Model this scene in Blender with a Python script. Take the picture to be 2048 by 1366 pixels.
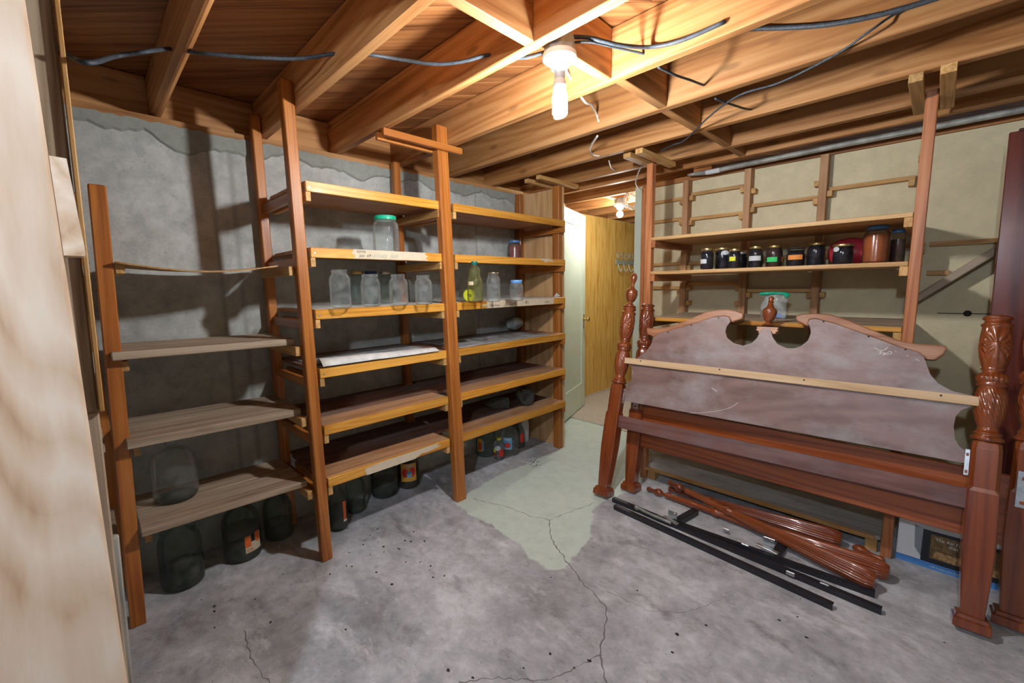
import bpy, bmesh, math, random
import numpy as np
from mathutils import Vector, Matrix
random.seed(7)
for o in list(bpy.data.objects): bpy.data.objects.remove(o)
S = bpy.context.scene
C = S.collection
# ------------------------------------------------------------------ camera
IW, IH, FP, CAMH = 2048, 1366, 853.0, 1.30
_d = np.array([1140-1024, 7244-683, FP]); _d /= np.linalg.norm(_d)
_y = np.array([1881-1024, 557-683, FP]); _y -= _d*(_y@_d); _y /= np.linalg.norm(_y)
_x = np.cross(_y, -_d)
RW = np.array([_x, _y, -_d])            # world axes in camera (x right, y down, z forward) coordinates
cam = bpy.data.objects.new('camera', bpy.data.cameras.new('camera')); C.objects.link(cam)
cam.data.sensor_width = 36; cam.data.lens = 36*FP/IW; cam.data.clip_start = .02
_r = RW@np.array([1,0,0]); _u = RW@np.array([0,-1,0]); _b = RW@np.array([0,0,-1])
cam.matrix_world = Matrix(((_r[0],_u[0],_b[0],0),(_r[1],_u[1],_b[1],0),(_r[2],_u[2],_b[2],CAMH),(0,0,0,1)))
S.camera = cam
# ------------------------------------------------------------------ world, exposure, lamp strengths
S.view_settings.view_transform = 'Standard'; S.view_settings.look = 'None'
S.view_settings.gamma = 1; S.view_settings.use_curve_mapping = False
S.view_settings.exposure = 1.0
W = bpy.data.worlds.new('world'); S.world = W; W.use_nodes = True
W.node_tree.nodes['Background'].inputs[0].default_value = (.62,.72,.9,1)
W.node_tree.nodes['Background'].inputs[1].default_value = .10
BULB_MAIN, BULB_HALL, BULB_UNSEEN = 720.0, 420.0, 880.0
# ------------------------------------------------------------------ pixel -> place
def ray(px, py): return RW@np.array([px-1024, py-683, FP])
def hit(px, py, ax, val):
    r = ray(px, py); o = np.array([0,0,CAMH]); t = (val-o[ax])/r[ax]; return Vector(o+t*r)
def FZ(px, py, z=0.): return hit(px, py, 2, z)
def FX(px, py, x): return hit(px, py, 0, x)
def FY(px, py, y): return hit(px, py, 1, y)
def pxm(p):          # pixels per metre across the view at a point, along the tangent
    c = RW.T@(np.array(p)-np.array([0,0,CAMH])); th = math.atan2(abs(c[0]), c[2])
    return FP/c[2]/math.cos(th)
# ------------------------------------------------------------------ materials
def nodes(name):
    m = bpy.data.materials.new(name); m.use_nodes = True
    nt = m.node_tree; b = nt.nodes['Principled BSDF']; return m, nt, b
def N(nt, t, **k):
    n = nt.nodes.new(t)
    for a, v in k.items():
        if a.startswith('i_'): n.inputs[a[2:].replace('_',' ')].default_value = v
        else: setattr(n, a, v)
    return n
def c4(c): return (c[0],c[1],c[2],1)
def ramp(nt, pts):
    r = N(nt,'ShaderNodeValToRGB'); e = r.color_ramp.elements
    while len(e) < len(pts): e.new(.5)
    for q, (p, c) in zip(e, pts): q.position = p; q.color = c4(c)
    return r
def mapped(nt, scale, rnd=True):
    tc = N(nt,'ShaderNodeTexCoord'); src = tc.outputs['Object']
    if rnd:
        oi = N(nt,'ShaderNodeObjectInfo'); ml = N(nt,'ShaderNodeMath',operation='MULTIPLY'); ml.inputs[1].default_value = 37.
        nt.links.new(oi.outputs['Random'], ml.inputs[0])
        ad = N(nt,'ShaderNodeVectorMath',operation='ADD'); nt.links.new(src, ad.inputs[0]); nt.links.new(ml.outputs[0], ad.inputs[1]); src = ad.outputs[0]
    mp = N(nt,'ShaderNodeMapping'); mp.inputs['Scale'].default_value = scale
    nt.links.new(src, mp.inputs[0]); return mp.outputs[0]
def mixc(nt, a, b, fac, mode='MIX'):
    m = N(nt,'ShaderNodeMix',data_type='RGBA',blend_type=mode)
    for s, v in ((m.inputs[0],fac),(m.inputs[6],a),(m.inputs[7],b)):
        if hasattr(v,'is_linked') or hasattr(v,'links'): nt.links.new(v, s)
        elif isinstance(v,(int,float)): s.default_value = v
        else: s.default_value = c4(v)
    return m.outputs[2]
def wood(name, dark, mid, light, rough=.55, along=1.2, across=16, bump=.12, coat=0., knots=.0, stain=None, spec=.4, axis='x', rings=11):
    m, nt, b = nodes(name); L = nt.links
    sc = (lambda a, b: (a,b,b)) if axis == 'x' else (lambda a, b: (b,b,a))
    v = mapped(nt, sc(along, across))
    n1 = N(nt,'ShaderNodeTexNoise',i_Scale=1.,i_Detail=5.,i_Roughness=.6,i_Distortion=.7); L.new(v, n1.inputs[0])
    # cathedral rings
    v2 = mapped(nt, sc(along*.35, across*.55))
    n2 = N(nt,'ShaderNodeTexNoise',i_Scale=1.,i_Detail=1.5,i_Roughness=.4,i_Distortion=.3); L.new(v2, n2.inputs[0])
    mu = N(nt,'ShaderNodeMath',operation='MULTIPLY'); mu.inputs[1].default_value = rings; L.new(n2.outputs[0], mu.inputs[0])
    fr = N(nt,'ShaderNodeMath',operation='PINGPONG'); fr.inputs[1].default_value = .5; L.new(mu.outputs[0], fr.inputs[0])
    v3 = mapped(nt, sc(along*5, across*9))
    n3 = N(nt,'ShaderNodeTexNoise',i_Scale=1.,i_Detail=3.); L.new(v3, n3.inputs[0])
    a = N(nt,'ShaderNodeMath',operation='MULTIPLY_ADD'); a.inputs[1].default_value = .55; L.new(fr.outputs[0], a.inputs[0]); L.new(n1.outputs[0], a.inputs[2])
    a2 = N(nt,'ShaderNodeMath',operation='MULTIPLY_ADD'); a2.inputs[1].default_value = .35; L.new(n3.outputs[0], a2.inputs[0]); L.new(a.outputs[0], a2.inputs[2])
    r = ramp(nt, [(.48,dark),(.72,mid),(.98,light)]); L.new(a2.outputs[0], r.inputs[0])
    col = r.outputs[0]
    # tone variation per board and along it
    oi = N(nt,'ShaderNodeObjectInfo')
    mr = N(nt,'ShaderNodeMapRange'); mr.inputs[3].default_value = .78; mr.inputs[4].default_value = 1.14; L.new(oi.outputs['Random'], mr.inputs[0])
    hs = N(nt,'ShaderNodeHueSaturation'); L.new(mr.outputs[0], hs.inputs['Value']); L.new(col, hs.inputs['Color']); col = hs.outputs[0]
    if knots:
        vk = mapped(nt, sc(3.2, 9))
        vo = N(nt,'ShaderNodeTexVoronoi',i_Scale=1.,i_Randomness=1.); L.new(vk, vo.inputs[0])
        rk = ramp(nt, [(0.,(1,1,1)),(.09,(.75,)*3),(.15,(0,0,0))]); L.new(vo.outputs['Distance'], rk.inputs[0])
        mk = N(nt,'ShaderNodeMath',operation='MULTIPLY'); mk.inputs[1].default_value = knots; L.new(rk.outputs[0], mk.inputs[0])
        col = mixc(nt, col, tuple(c*.35 for c in dark), mk.outputs[0])
    if stain:
        vs = mapped(nt, (2.2,3.5,3.5)); ns = N(nt,'ShaderNodeTexNoise',i_Scale=1.,i_Detail=6.,i_Roughness=.65); L.new(vs, ns.inputs[0])
        rs = ramp(nt, [(.46,(0,0,0)),(.66,(stain[1],)*3)]); L.new(ns.outputs[0], rs.inputs[0])
        col = mixc(nt, col, stain[0], rs.outputs[0])
    L.new(col, b.inputs['Base Color'])
    b.inputs['Roughness'].default_value = rough; b.inputs['Specular IOR Level'].default_value = spec
    b.inputs['Coat Weight'].default_value = coat; b.inputs['Coat Roughness'].default_value = .06
    if bump:
        bp = N(nt,'ShaderNodeBump',i_Strength=bump,i_Distance=.002); L.new(a2.outputs[0], bp.inputs['Height']); L.new(bp.outputs[0], b.inputs['Normal'])
    return m
def plain(name, col, rough=.5, metal=0., coat=0., noise=0., scale=40, spec=.5, bump=0.):
    m, nt, b = nodes(name); L = nt.links
    b.inputs['Roughness'].default_value = rough; b.inputs['Metallic'].default_value = metal
    b.inputs['Coat Weight'].default_value = coat; b.inputs['Specular IOR Level'].default_value = spec
    v = mapped(nt, (scale,)*3); n = N(nt,'ShaderNodeTexNoise',i_Scale=1.,i_Detail=5.,i_Roughness=.6); L.new(v, n.inputs[0])
    k = noise or .06
    r = ramp(nt, [(.3,tuple(c*(1-k) for c in col)),(.7,tuple(min(1,c*(1+k)) for c in col))]); L.new(n.outputs[0], r.inputs[0])
    L.new(r.outputs[0], b.inputs['Base Color'])
    if bump:
        bp = N(nt,'ShaderNodeBump',i_Strength=bump,i_Distance=.002); L.new(n.outputs[0], bp.inputs['Height']); L.new(bp.outputs[0], b.inputs['Normal'])
    return m
def glass(name, tint, dust=.05, dustcol=(.55,.58,.56)):
    m, nt, b = nodes(name); L = nt.links; out = nt.nodes['Material Output']; nt.nodes.remove(b)
    tr = N(nt,'ShaderNodeBsdfTransparent'); tr.inputs[0].default_value = c4(tint)
    gl = N(nt,'ShaderNodeBsdfGlossy'); gl.inputs['Roughness'].default_value = .05
    lw = N(nt,'ShaderNodeLayerWeight'); lw.inputs[0].default_value = .22
    pw = N(nt,'ShaderNodeMath',operation='POWER'); pw.operation = 'MULTIPLY'; pw.inputs[1].default_value = .7; L.new(lw.outputs['Fresnel'], pw.inputs[0])
    m1 = N(nt,'ShaderNodeMixShader'); L.new(pw.outputs[0], m1.inputs[0]); L.new(tr.outputs[0], m1.inputs[1]); L.new(gl.outputs[0], m1.inputs[2])
    df = N(nt,'ShaderNodeBsdfDiffuse'); df.inputs[0].default_value = c4(dustcol)
    v = mapped(nt, (30,30,30)); n = N(nt,'ShaderNodeTexNoise',i_Scale=1.,i_Detail=4.); L.new(v, n.inputs[0])
    mr = N(nt,'ShaderNodeMapRange'); mr.inputs[1].default_value = .35; mr.inputs[2].default_value = .75; mr.inputs[3].default_value = dust*.4; mr.inputs[4].default_value = dust*1.7; L.new(n.outputs[0], mr.inputs[0])
    m2 = N(nt,'ShaderNodeMixShader'); L.new(mr.outputs[0], m2.inputs[0]); L.new(m1.outputs[0], m2.inputs[1]); L.new(df.outputs[0], m2.inputs[2])
    L.new(m2.outputs[0], out.inputs[0]); return m
def emit(name, col, s):
    m, nt, b = nodes(name); b.inputs['Base Color'].default_value = c4((.9,.9,.9))
    b.inputs['Emission Color'].default_value = c4(col); b.inputs['Emission Strength'].default_value = s; return m
M = {}
M['joist'] = wood('fir_joist', (.22,.08,.020),(.385,.165,.048),(.51,.26,.098), .62, .9, 13, .15, knots=.55)
M['subfloor'] = wood('fir_subfloor', (.13,.045,.012),(.25,.095,.028),(.36,.155,.05), .6, 1., 14, .12, knots=.4)
M['post'] = wood('varnished_post', (.22,.062,.010),(.37,.115,.018),(.50,.185,.035), .42, 1.1, 20, .08, coat=.25)
M['edge'] = wood('amber_edging', (.40,.14,.012),(.58,.245,.025),(.68,.34,.06), .42, 1.4, 22, .06, coat=.25, knots=.25)
M['cleat'] = wood('pine_cleat', (.34,.16,.045),(.49,.265,.085),(.60,.36,.14), .6, 2., 24, .08)
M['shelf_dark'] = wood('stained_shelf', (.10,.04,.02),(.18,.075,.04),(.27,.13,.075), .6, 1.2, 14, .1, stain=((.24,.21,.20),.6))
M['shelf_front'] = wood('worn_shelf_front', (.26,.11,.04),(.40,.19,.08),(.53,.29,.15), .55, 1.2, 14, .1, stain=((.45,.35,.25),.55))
M['weathered'] = wood('weathered_plank', (.21,.145,.09),(.35,.26,.175),(.47,.375,.275), .8, 1.3, 18, .2, knots=.3)
M['grey_board'] = wood('grey_weathered_board', (.28,.28,.24),(.44,.44,.40),(.60,.60,.56), .85, 1.5, 16, .35)
M['stud'] = wood('raw_pine_stud', (.42,.25,.14),(.63,.46,.32),(.74,.61,.48), .75, 1.3, 6, .3, knots=.45, rings=26)
M['ply'] = wood('plywood_panel', (.37,.19,.075),(.51,.30,.13),(.61,.39,.19), .65, .9, 10, .05, knots=.3)
M['hallply'] = wood('varnished_plywood', (.40,.18,.02),(.70,.42,.09),(.82,.55,.17), .45, 2.2, 30, .04, coat=.15)
M['rshelf'] = wood('pine_shelf', (.34,.175,.06),(.50,.285,.11),(.62,.39,.17), .55, 1.2, 18, .08)
M['rearpost'] = wood('matte_rear_post', (.28,.125,.05),(.40,.20,.09),(.49,.28,.14), .65, 1.2, 18, .08)
M['rpost'] = wood('reddish_post', (.25,.075,.025),(.39,.135,.048),(.51,.21,.085), .42, 1.2, 18, .08, coat=.3)
M['mahog'] = wood('mahogany', (.11,.019,.005),(.21,.044,.010),(.33,.085,.022), .3, .8, 12, .03, coat=.7, spec=.5)
M['mahog_z'] = wood('mahogany_turned', (.13,.023,.006),(.20,.042,.010),(.28,.068,.017), .28, .8, 12, .02, coat=.8, spec=.5, axis='z')
M['mahog_dull'] = wood('dull_mahogany', (.09,.035,.028),(.13,.055,.045),(.18,.085,.07), .45, .9, 12, .03, stain=((.20,.16,.17),.5))
M['dusty_shelf'] = wood('dusty_low_shelf', (.32,.29,.27),(.42,.40,.38),(.54,.53,.52), .8, 1.2, 14, .15, stain=((.62,.63,.65),.7))
M['mahog_lt'] = wood('mahogany_cap', (.22,.075,.03),(.36,.15,.07),(.47,.23,.12), .4, 1.2, 14, .04, coat=.4)
M['bare'] = wood('bare_batten', (.42,.25,.12),(.58,.39,.21),(.68,.49,.29), .55, 1.3, 20, .05)
M['hardboard'] = wood('dusty_hardboard', (.125,.072,.060),(.17,.102,.088),(.215,.135,.120), .42, 2.5, 6, .02, stain=((.36,.335,.335),.75), spec=.5)
M['darkpanel'] = wood('dark_red_panel', (.045,.009,.006),(.09,.017,.011),(.15,.033,.02), .25, .7, 8, .02, coat=.6)
M['paint_green'] = plain('pale_green_paint', (.55,.64,.54), .4, noise=.05, scale=5)
M['white'] = plain('white_porcelain', (.82,.84,.84), .25)
M['whiteplastic'] = plain('white_plastic', (.75,.77,.77), .4)
M['black_cable'] = plain('black_cable', (.035,.045,.055), .6, noise=.5, scale=90)
M['white_cable'] = plain('white_cable', (.62,.60,.55), .5)
M['black_iron'] = plain('black_iron', (.018,.018,.024), .42, noise=.4, scale=60)
M['steel'] = plain('zinc_steel', (.55,.58,.60), .35, metal=.85, noise=.2)
M['galv'] = plain('dull_galvanised', (.33,.33,.30), .6, metal=.3, noise=.4, scale=14)
M['brass'] = plain('brass', (.70,.52,.20), .25, metal=1.)
M['goldlid'] = plain('gold_lid', (.62,.47,.20), .3, metal=.9)
M['silverlid'] = plain('silver_lid', (.6,.6,.58), .3, metal=.9)
M['bluelid'] = plain('blue_lid', (.10,.27,.60), .35)
M['darkblue'] = plain('dark_blue_lid', (.02,.03,.14), .4)
M['greenlid'] = plain('green_lid', (.01,.42,.24), .35)
M['dkgreenlid'] = plain('dark_green_lid', (.0,.12,.09), .35)
M['yellowlid'] = plain('yellow_lid', (.72,.80,.10), .35)
M['blacklid'] = plain('dark_lid', (.03,.03,.03), .4)
M['paper'] = plain('newspaper', (.60,.60,.57), .9, noise=.16, scale=22)
M['greypaper'] = plain('grey_newspaper', (.30,.30,.30), .9, noise=.35, scale=26)
M['tan'] = plain('tan_paper', (.60,.50,.36), .85, noise=.08)
M['ink'] = plain('black_ink', (.015,.012,.012), .8)
M['greenink'] = plain('faded_green_ink', (.30,.38,.31), .8)
M['lab_white'] = plain('white_label', (.62,.64,.66), .7)
M['lab_orange'] = plain('orange_label', (.85,.30,.06), .7)
M['lab_green'] = plain('green_label', (.05,.62,.17), .7)
M['lab_yellow'] = plain('yellow_label', (.75,.78,.05), .7)
M['lab_red'] = plain('red_label', (.72,.04,.03), .6)
M['lab_blue'] = plain('blue_label', (.12,.45,.75), .6)
M['lab_amber'] = plain('amber_label', (.75,.38,.05), .6)
M['orange_red'] = plain('orange_red_label', (.80,.16,.03), .7)
M['darkjam'] = plain('dark_preserve', (.012,.010,.018), .15, noise=.4)
M['brownjam'] = plain('brown_preserve', (.05,.02,.015), .2, noise=.4)
M['amber'] = plain('amber_syrup', (.33,.085,.02), .2, noise=.25, scale=8)
M['redjuice'] = plain('red_juice', (.20,.03,.012), .2, noise=.2)
M['redcloth'] = plain('red_bag', (.50,.03,.05), .45, noise=.3, scale=12, bump=.3)
M['glass'] = glass('clear_glass', (.95,.97,.96), .085, (.72,.75,.74))
M['glass_clean'] = glass('preserve_jar_glass', (.95,.96,.96), .02)
M['glass_dusty'] = glass('dusty_glass', (.76,.81,.77), .13, (.36,.38,.36))
M['glass_yellow'] = glass('yellow_glass', (.80,.80,.45), .10, (.5,.5,.3))
M['film'] = glass('plastic_film', (.9,.93,.93), .22, (.75,.78,.78))
M['water'] = glass('murky_liquid', (.60,.64,.58), .22, (.20,.21,.17))
M['boxwhite'] = plain('box_white', (.86,.89,.92), .45, noise=.03)
M['boxblue'] = plain('box_blue', (.09,.30,.72), .45)
M['boxdark'] = plain('box_dark_print', (.02,.024,.032), .4)
M['boxgrey'] = plain('box_grey_print', (.30,.33,.36), .45, noise=.1)
M['boxbrown'] = plain('box_food_print', (.20,.12,.05), .45, noise=.5, scale=70)
M['boxfood'] = plain('box_food_light', (.50,.30,.13), .45, noise=.6, scale=90)
M['blue'] = plain('blue_plastic', (.03,.16,.6), .4)
M['dirt'] = plain('dark_debris', (.03,.02,.018), .9)
M['chalk'] = plain('white_chalk', (.62,.60,.60), .9)
M['crackm'] = plain('crack_dark', (.16,.155,.15), 1.)
M['mortar'] = plain('mortar', (.27,.285,.255), .9, noise=.12, scale=30, bump=.3)
M['carpet'] = plain('beige_carpet', (.50,.45,.37), .95, noise=.2, scale=60, bump=.6)
M['hook'] = plain('pale_green_metal', (.40,.46,.40), .4, metal=.3)
M['bulb_main'] = emit('lamp_tube_main', (.97,.98,1), BULB_MAIN)
M['bulb_hall'] = emit('lamp_bulb_hall', (1,.97,.93), BULB_HALL)
M['bulb_unseen'] = emit('lamp_tube_unseen', (.74,.86,1), BULB_UNSEEN)
def concrete(name, base, lo, hi, paint=None, seam=False, soft=1., patches=False):
    m, nt, b = nodes(name); L = nt.links
    v = mapped(nt, (1,1,1), False)
    n1 = N(nt,'ShaderNodeTexNoise',i_Scale=1.7,i_Detail=9.,i_Roughness=.68,i_Distortion=.15); L.new(v, n1.inputs[0])
    n2 = N(nt,'ShaderNodeTexNoise',i_Scale=14.,i_Detail=6.,i_Roughness=.7); L.new(v, n2.inputs[0])
    n3 = N(nt,'ShaderNodeTexNoise',i_Scale=70.,i_Detail=3.,i_Roughness=.6); L.new(v, n3.inputs[0])
    r1 = ramp(nt, [(.32,lo),(.5,base),(.68,hi)]); L.new(n1.outputs[0], r1.inputs[0])
    r2 = ramp(nt, [(.3,(1-.28*soft,)*3),(.7,(1+.18*soft,)*3)]); L.new(n2.outputs[0], r2.inputs[0])
    col = mixc(nt, r1.outputs[0], r2.outputs[0], 1., 'MULTIPLY')
    if patches:
        mp5 = N(nt,'ShaderNodeMapping'); mp5.inputs['Rotation'].default_value = (0,0,.9); mp5.inputs['Scale'].default_value = (1.,2.1,1.); L.new(v, mp5.inputs[0])
        n5 = N(nt,'ShaderNodeTexNoise',i_Scale=2.6,i_Detail=10.,i_Roughness=.74,i_Distortion=.15); L.new(mp5.outputs[0], n5.inputs[0])
        rw_ = ramp(nt, [(.54,(0,0,0)),(.66,(.75,)*3)]); L.new(n5.outputs[0], rw_.inputs[0]); col = mixc(nt, col, (.74,.76,.79), rw_.outputs[0])
        rd_ = ramp(nt, [(.33,(.8,)*3),(.45,(0,0,0))]); L.new(n5.outputs[0], rd_.inputs[0]); col = mixc(nt, col, (.19,.185,.185), rd_.outputs[0])
    vo = N(nt,'ShaderNodeTexVoronoi',i_Scale=34.); L.new(v, vo.inputs[0])
    rp = ramp(nt, [(.05,(1,1,1)),(.12,(0,0,0))]); L.new(vo.outputs['Distance'], rp.inputs[0])
    ml = N(nt,'ShaderNodeMath',operation='MULTIPLY'); L.new(rp.outputs[0], ml.inputs[0]); ml.inputs[1].default_value = .5*soft
    col = mixc(nt, col, tuple(c*.25 for c in lo), ml.outputs[0])
    if paint:
        at = N(nt,'ShaderNodeAttribute',attribute_name='paint')
        nn = N(nt,'ShaderNodeTexNoise',i_Scale=9.,i_Detail=5.,i_Roughness=.65); L.new(v, nn.inputs[0])
        ma = N(nt,'ShaderNodeMath',operation='MULTIPLY_ADD'); ma.inputs[1].default_value = .11; ma.inputs[2].default_value = -.055; L.new(nn.outputs[0], ma.inputs[0])
        ad = N(nt,'ShaderNodeMath',operation='ADD'); L.new(at.outputs['Fac'], ad.inputs[0]); L.new(ma.outputs[0], ad.inputs[1])
        mr = N(nt,'ShaderNodeMapRange'); mr.inputs[1].default_value = -.006; mr.inputs[2].default_value = .006; L.new(ad.outputs[0], mr.inputs[0])
        rw = ramp(nt, [(.62,(0,0,0)),(.74,(1,1,1))]); L.new(n2.outputs[0], rw.inputs[0])      # worn spots
        sb = N(nt,'ShaderNodeMath',operation='MULTIPLY_ADD'); sb.inputs[1].default_value = -.6; sb.inputs[2].default_value = .92; L.new(rw.outputs[0], sb.inputs[0])
        mm = N(nt,'ShaderNodeMath',operation='MULTIPLY'); L.new(mr.outputs[0], mm.inputs[0]); L.new(sb.outputs[0], mm.inputs[1])
        pc = mixc(nt, paint, r2.outputs[0], .35, 'MULTIPLY')
        col = mixc(nt, col, pc, mm.outputs[0])
    if seam:
        sx = N(nt,'ShaderNodeSeparateXYZ'); L.new(v, sx.inputs[0])
        for yy, wd in ((.50,.010),(.585,.012),(2.16,.008)):
            s = N(nt,'ShaderNodeMath',operation='SUBTRACT'); s.inputs[1].default_value = yy; L.new(sx.outputs[1], s.inputs[0])
            ab = N(nt,'ShaderNodeMath',operation='ABSOLUTE'); L.new(s.outputs[0], ab.inputs[0])
            mr = N(nt,'ShaderNodeMapRange'); mr.inputs[1].default_value = wd*.3; mr.inputs[2].default_value = wd*1.6; mr.inputs[3].default_value = .55; mr.inputs[4].default_value = 0; L.new(ab.outputs[0], mr.inputs[0])
            m2 = N(nt,'ShaderNodeMath',operation='MULTIPLY'); L.new(mr.outputs[0], m2.inputs[0]); L.new(n2.outputs[0], m2.inputs[1])
            col = mixc(nt, col, (.05,.05,.045), m2.outputs[0])
    L.new(col, b.inputs['Base Color']); b.inputs['Roughness'].default_value = .78; b.inputs['Specular IOR Level'].default_value = .3
    ad2 = N(nt,'ShaderNodeMath',operation='MULTIPLY_ADD'); ad2.inputs[1].default_value = .4; L.new(n3.outputs[0], ad2.inputs[0]); L.new(n2.outputs[0], ad2.inputs[2])
    bp = N(nt,'ShaderNodeBump',i_Strength=.35,i_Distance=.004); L.new(ad2.outputs[0], bp.inputs['Height']); L.new(bp.outputs[0], b.inputs['Normal'])
    return m
M['floor'] = concrete('floor_concrete', (.45,.465,.49),(.26,.26,.265),(.68,.70,.73), paint=(.60,.71,.63), patches=True)
M['conc'] = concrete('wall_concrete', (.44,.455,.43),(.33,.34,.315),(.54,.56,.54), seam=True)
M['plaster'] = concrete('beige_wall', (.66,.58,.375),(.59,.515,.33),(.71,.63,.42), soft=.35)
# ------------------------------------------------------------------ builders
def link(name, me, mat, parent=None, mw=None, smooth=False):
    o = bpy.data.objects.new(name, me); C.objects.link(o)
    if mat is not None and not me.materials: me.materials.append(M[mat] if isinstance(mat,str) else mat)
    if smooth:
        for p in me.polygons: p.use_smooth = True
    mw = mw or Matrix()
    if parent is not None:
        o.parent = parent; o.matrix_basis = PM[parent.name].inverted()@mw if parent.name in PM else mw
    else: o.matrix_basis = mw
    PM[o.name] = mw
    return o
PM = {}
def tag(o, label=None, cat=None, group=None, kind=None):
    if label: o['label'] = label
    if cat: o['category'] = cat
    if group: o['group'] = group
    if kind: o['kind'] = kind
    return o
def thing(name, loc, label, cat, group=None, mw=None):
    o = bpy.data.objects.new(name, None); C.objects.link(o); o.empty_display_size = .05
    m = mw or Matrix.Translation(Vector(loc)); o.matrix_basis = m; PM[o.name] = m
    return tag(o, label, cat, group)
def frame(a, b, up):
    X = (b-a).normalized(); Z = Vector(up)-X*X.dot(Vector(up))
    if Z.length < 1e-4: Z = Vector((0,1,0))-X*X[1]
    Z.normalize(); Y = Z.cross(X); c = (a+b)/2
    return Matrix(((X[0],Y[0],Z[0],c[0]),(X[1],Y[1],Z[1],c[1]),(X[2],Y[2],Z[2],c[2]),(0,0,0,1)))
def boxmesh(name, lx, ly, lz, bev=.0015):
    bm = bmesh.new(); bmesh.ops.create_cube(bm, size=1)
    for v in bm.verts: v.co = Vector((v.co.x*lx, v.co.y*ly, v.co.z*lz))
    bev = min(bev, .4*min(lx,ly,lz))
    if bev > 2e-4: bmesh.ops.bevel(bm, geom=list(bm.edges), offset=bev, segments=1, affect='EDGES')
    me = bpy.data.meshes.new(name); bm.to_mesh(me); bm.free(); return me
def board(name, a, b, w, t, mat, parent=None, up=(0,0,1), bev=.0015):
    a, b = Vector(a), Vector(b)
    return link(name, boxmesh(name, (b-a).length, w, t, bev), mat, parent, frame(a, b, up))
def bx(name, x0, x1, y0, y1, z0, z1, mat, parent=None, bev=.0015):
    d = (x1-x0, y1-y0, z1-z0); c = Vector(((x0+x1)/2,(y0+y1)/2,(z0+z1)/2)); k = max(range(3), key=lambda i: d[i])
    e = Vector((0,0,0)); e[k] = d[k]/2
    if k == 0: return board(name, c-e, c+e, d[1], d[2], mat, parent, (0,0,1), bev)
    if k == 1: return board(name, c-e, c+e, d[0], d[2], mat, parent, (0,0,1), bev)
    return board(name, c-e, c+e, d[1], d[0], mat, parent, (1,0,0), bev)
def pymesh(name, vs, fs):
    me = bpy.data.meshes.new(name); me.from_pydata([tuple(v) for v in vs], [], fs); me.update(); return me
def prism(name, poly, n, th, mat, parent=None, mw=None):
    """extruded polygon: poly = 3D points, n = extrusion direction"""
    n = Vector(n).normalized()*th; k = len(poly); vs = [Vector(p) for p in poly]; vs += [v+n for v in vs]
    bm = bmesh.new(); bv = [bm.verts.new(v) for v in vs]
    f1 = bm.faces.new(bv[:k]); f2 = bm.faces.new(bv[k:][::-1])
    for i in range(k): bm.faces.new((bv[i], bv[i+k], bv[(i+1)%k+k], bv[(i+1)%k]))
    bmesh.ops.recalc_face_normals(bm, faces=bm.faces)
    bmesh.ops.triangulate(bm, faces=[f1,f2])
    me = bpy.data.meshes.new(name); bm.to_mesh(me); bm.free(); return link(name, me, mat, parent, mw)
def lathemesh(name, prof, seg=28, lobes=None, cap=True):
    """prof: (r,z) list; lobes(z,theta)->radius factor"""
    vs, fs = [], []
    for r, z in prof:
        for i in range(seg):
            a = 2*math.pi*i/seg; q = r*(lobes(z,a) if lobes else 1); vs.append((q*math.cos(a), q*math.sin(a), z))
    for j in range(len(prof)-1):
        for i in range(seg):
            i2 = (i+1)%seg; fs.append((j*seg+i, j*seg+i2, (j+1)*seg+i2, (j+1)*seg+i))
    if cap:
        fs.append(tuple(range(seg))[::-1]); fs.append(tuple((len(prof)-1)*seg+i for i in range(seg)))
    return pymesh(name, vs, fs)
def smoothsharp(o, ang=40):
    me = o.data
    for p in me.polygons: p.use_smooth = True
    bm = bmesh.new(); bm.from_mesh(me)
    for e in bm.edges:
        if len(e.link_faces) == 2 and e.calc_face_angle(0) > math.radians(ang): e.smooth = False
    bm.to_mesh(me); bm.free(); return o
def lathe(name, prof, mat, parent=None, mw=None, seg=28, lobes=None, cap=True, ang=45):
    return smoothsharp(link(name, lathemesh(name, prof, seg, lobes, cap), mat, parent, mw), ang)
def crv(pts, sub=6):
    pts = [Vector(p) for p in pts]; out = []
    for i in range(len(pts)-1):
        p0 = pts[max(0,i-1)]; p1 = pts[i]; p2 = pts[i+1]; p3 = pts[min(len(pts)-1,i+2)]
        for k in range(sub):
            t = k/sub; out.append(.5*((2*p1)+(p2-p0)*t+(2*p0-5*p1+4*p2-p3)*t*t+(3*p1-p0-3*p2+p3)*t**3))
    return out+[pts[-1]]
def tubemesh(name, path, r, seg=8):
    vs, fs = [], []; n = len(path); prev = Vector((0,0,1))
    for i, p in enumerate(path):
        d = (path[min(n-1,i+1)]-path[max(0,i-1)]).normalized(); u = prev-d*prev.dot(d)
        if u.length < 1e-4: u = Vector((1,0,0))-d*d[0]
        u.normalize(); prev = u; w = d.cross(u); rr = r(i/(n-1)) if callable(r) else r
        for k in range(seg):
            a = 2*math.pi*k/seg; vs.append(p+u*math.cos(a)*rr+w*math.sin(a)*rr)
    for i in range(n-1):
        for k in range(seg):
            k2 = (k+1)%seg; fs.append((i*seg+k, i*seg+k2, (i+1)*seg+k2, (i+1)*seg+k))
    fs.append(tuple(range(seg))[::-1]); fs.append(tuple((n-1)*seg+k for k in range(seg)))
    return pymesh(name, vs, fs)
def tube(name, pts, r, mat, parent=None, mw=None, sub=6, seg=8):
    return link(name, tubemesh(name, crv(pts, sub), r, seg), mat, parent, mw, True)
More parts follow.
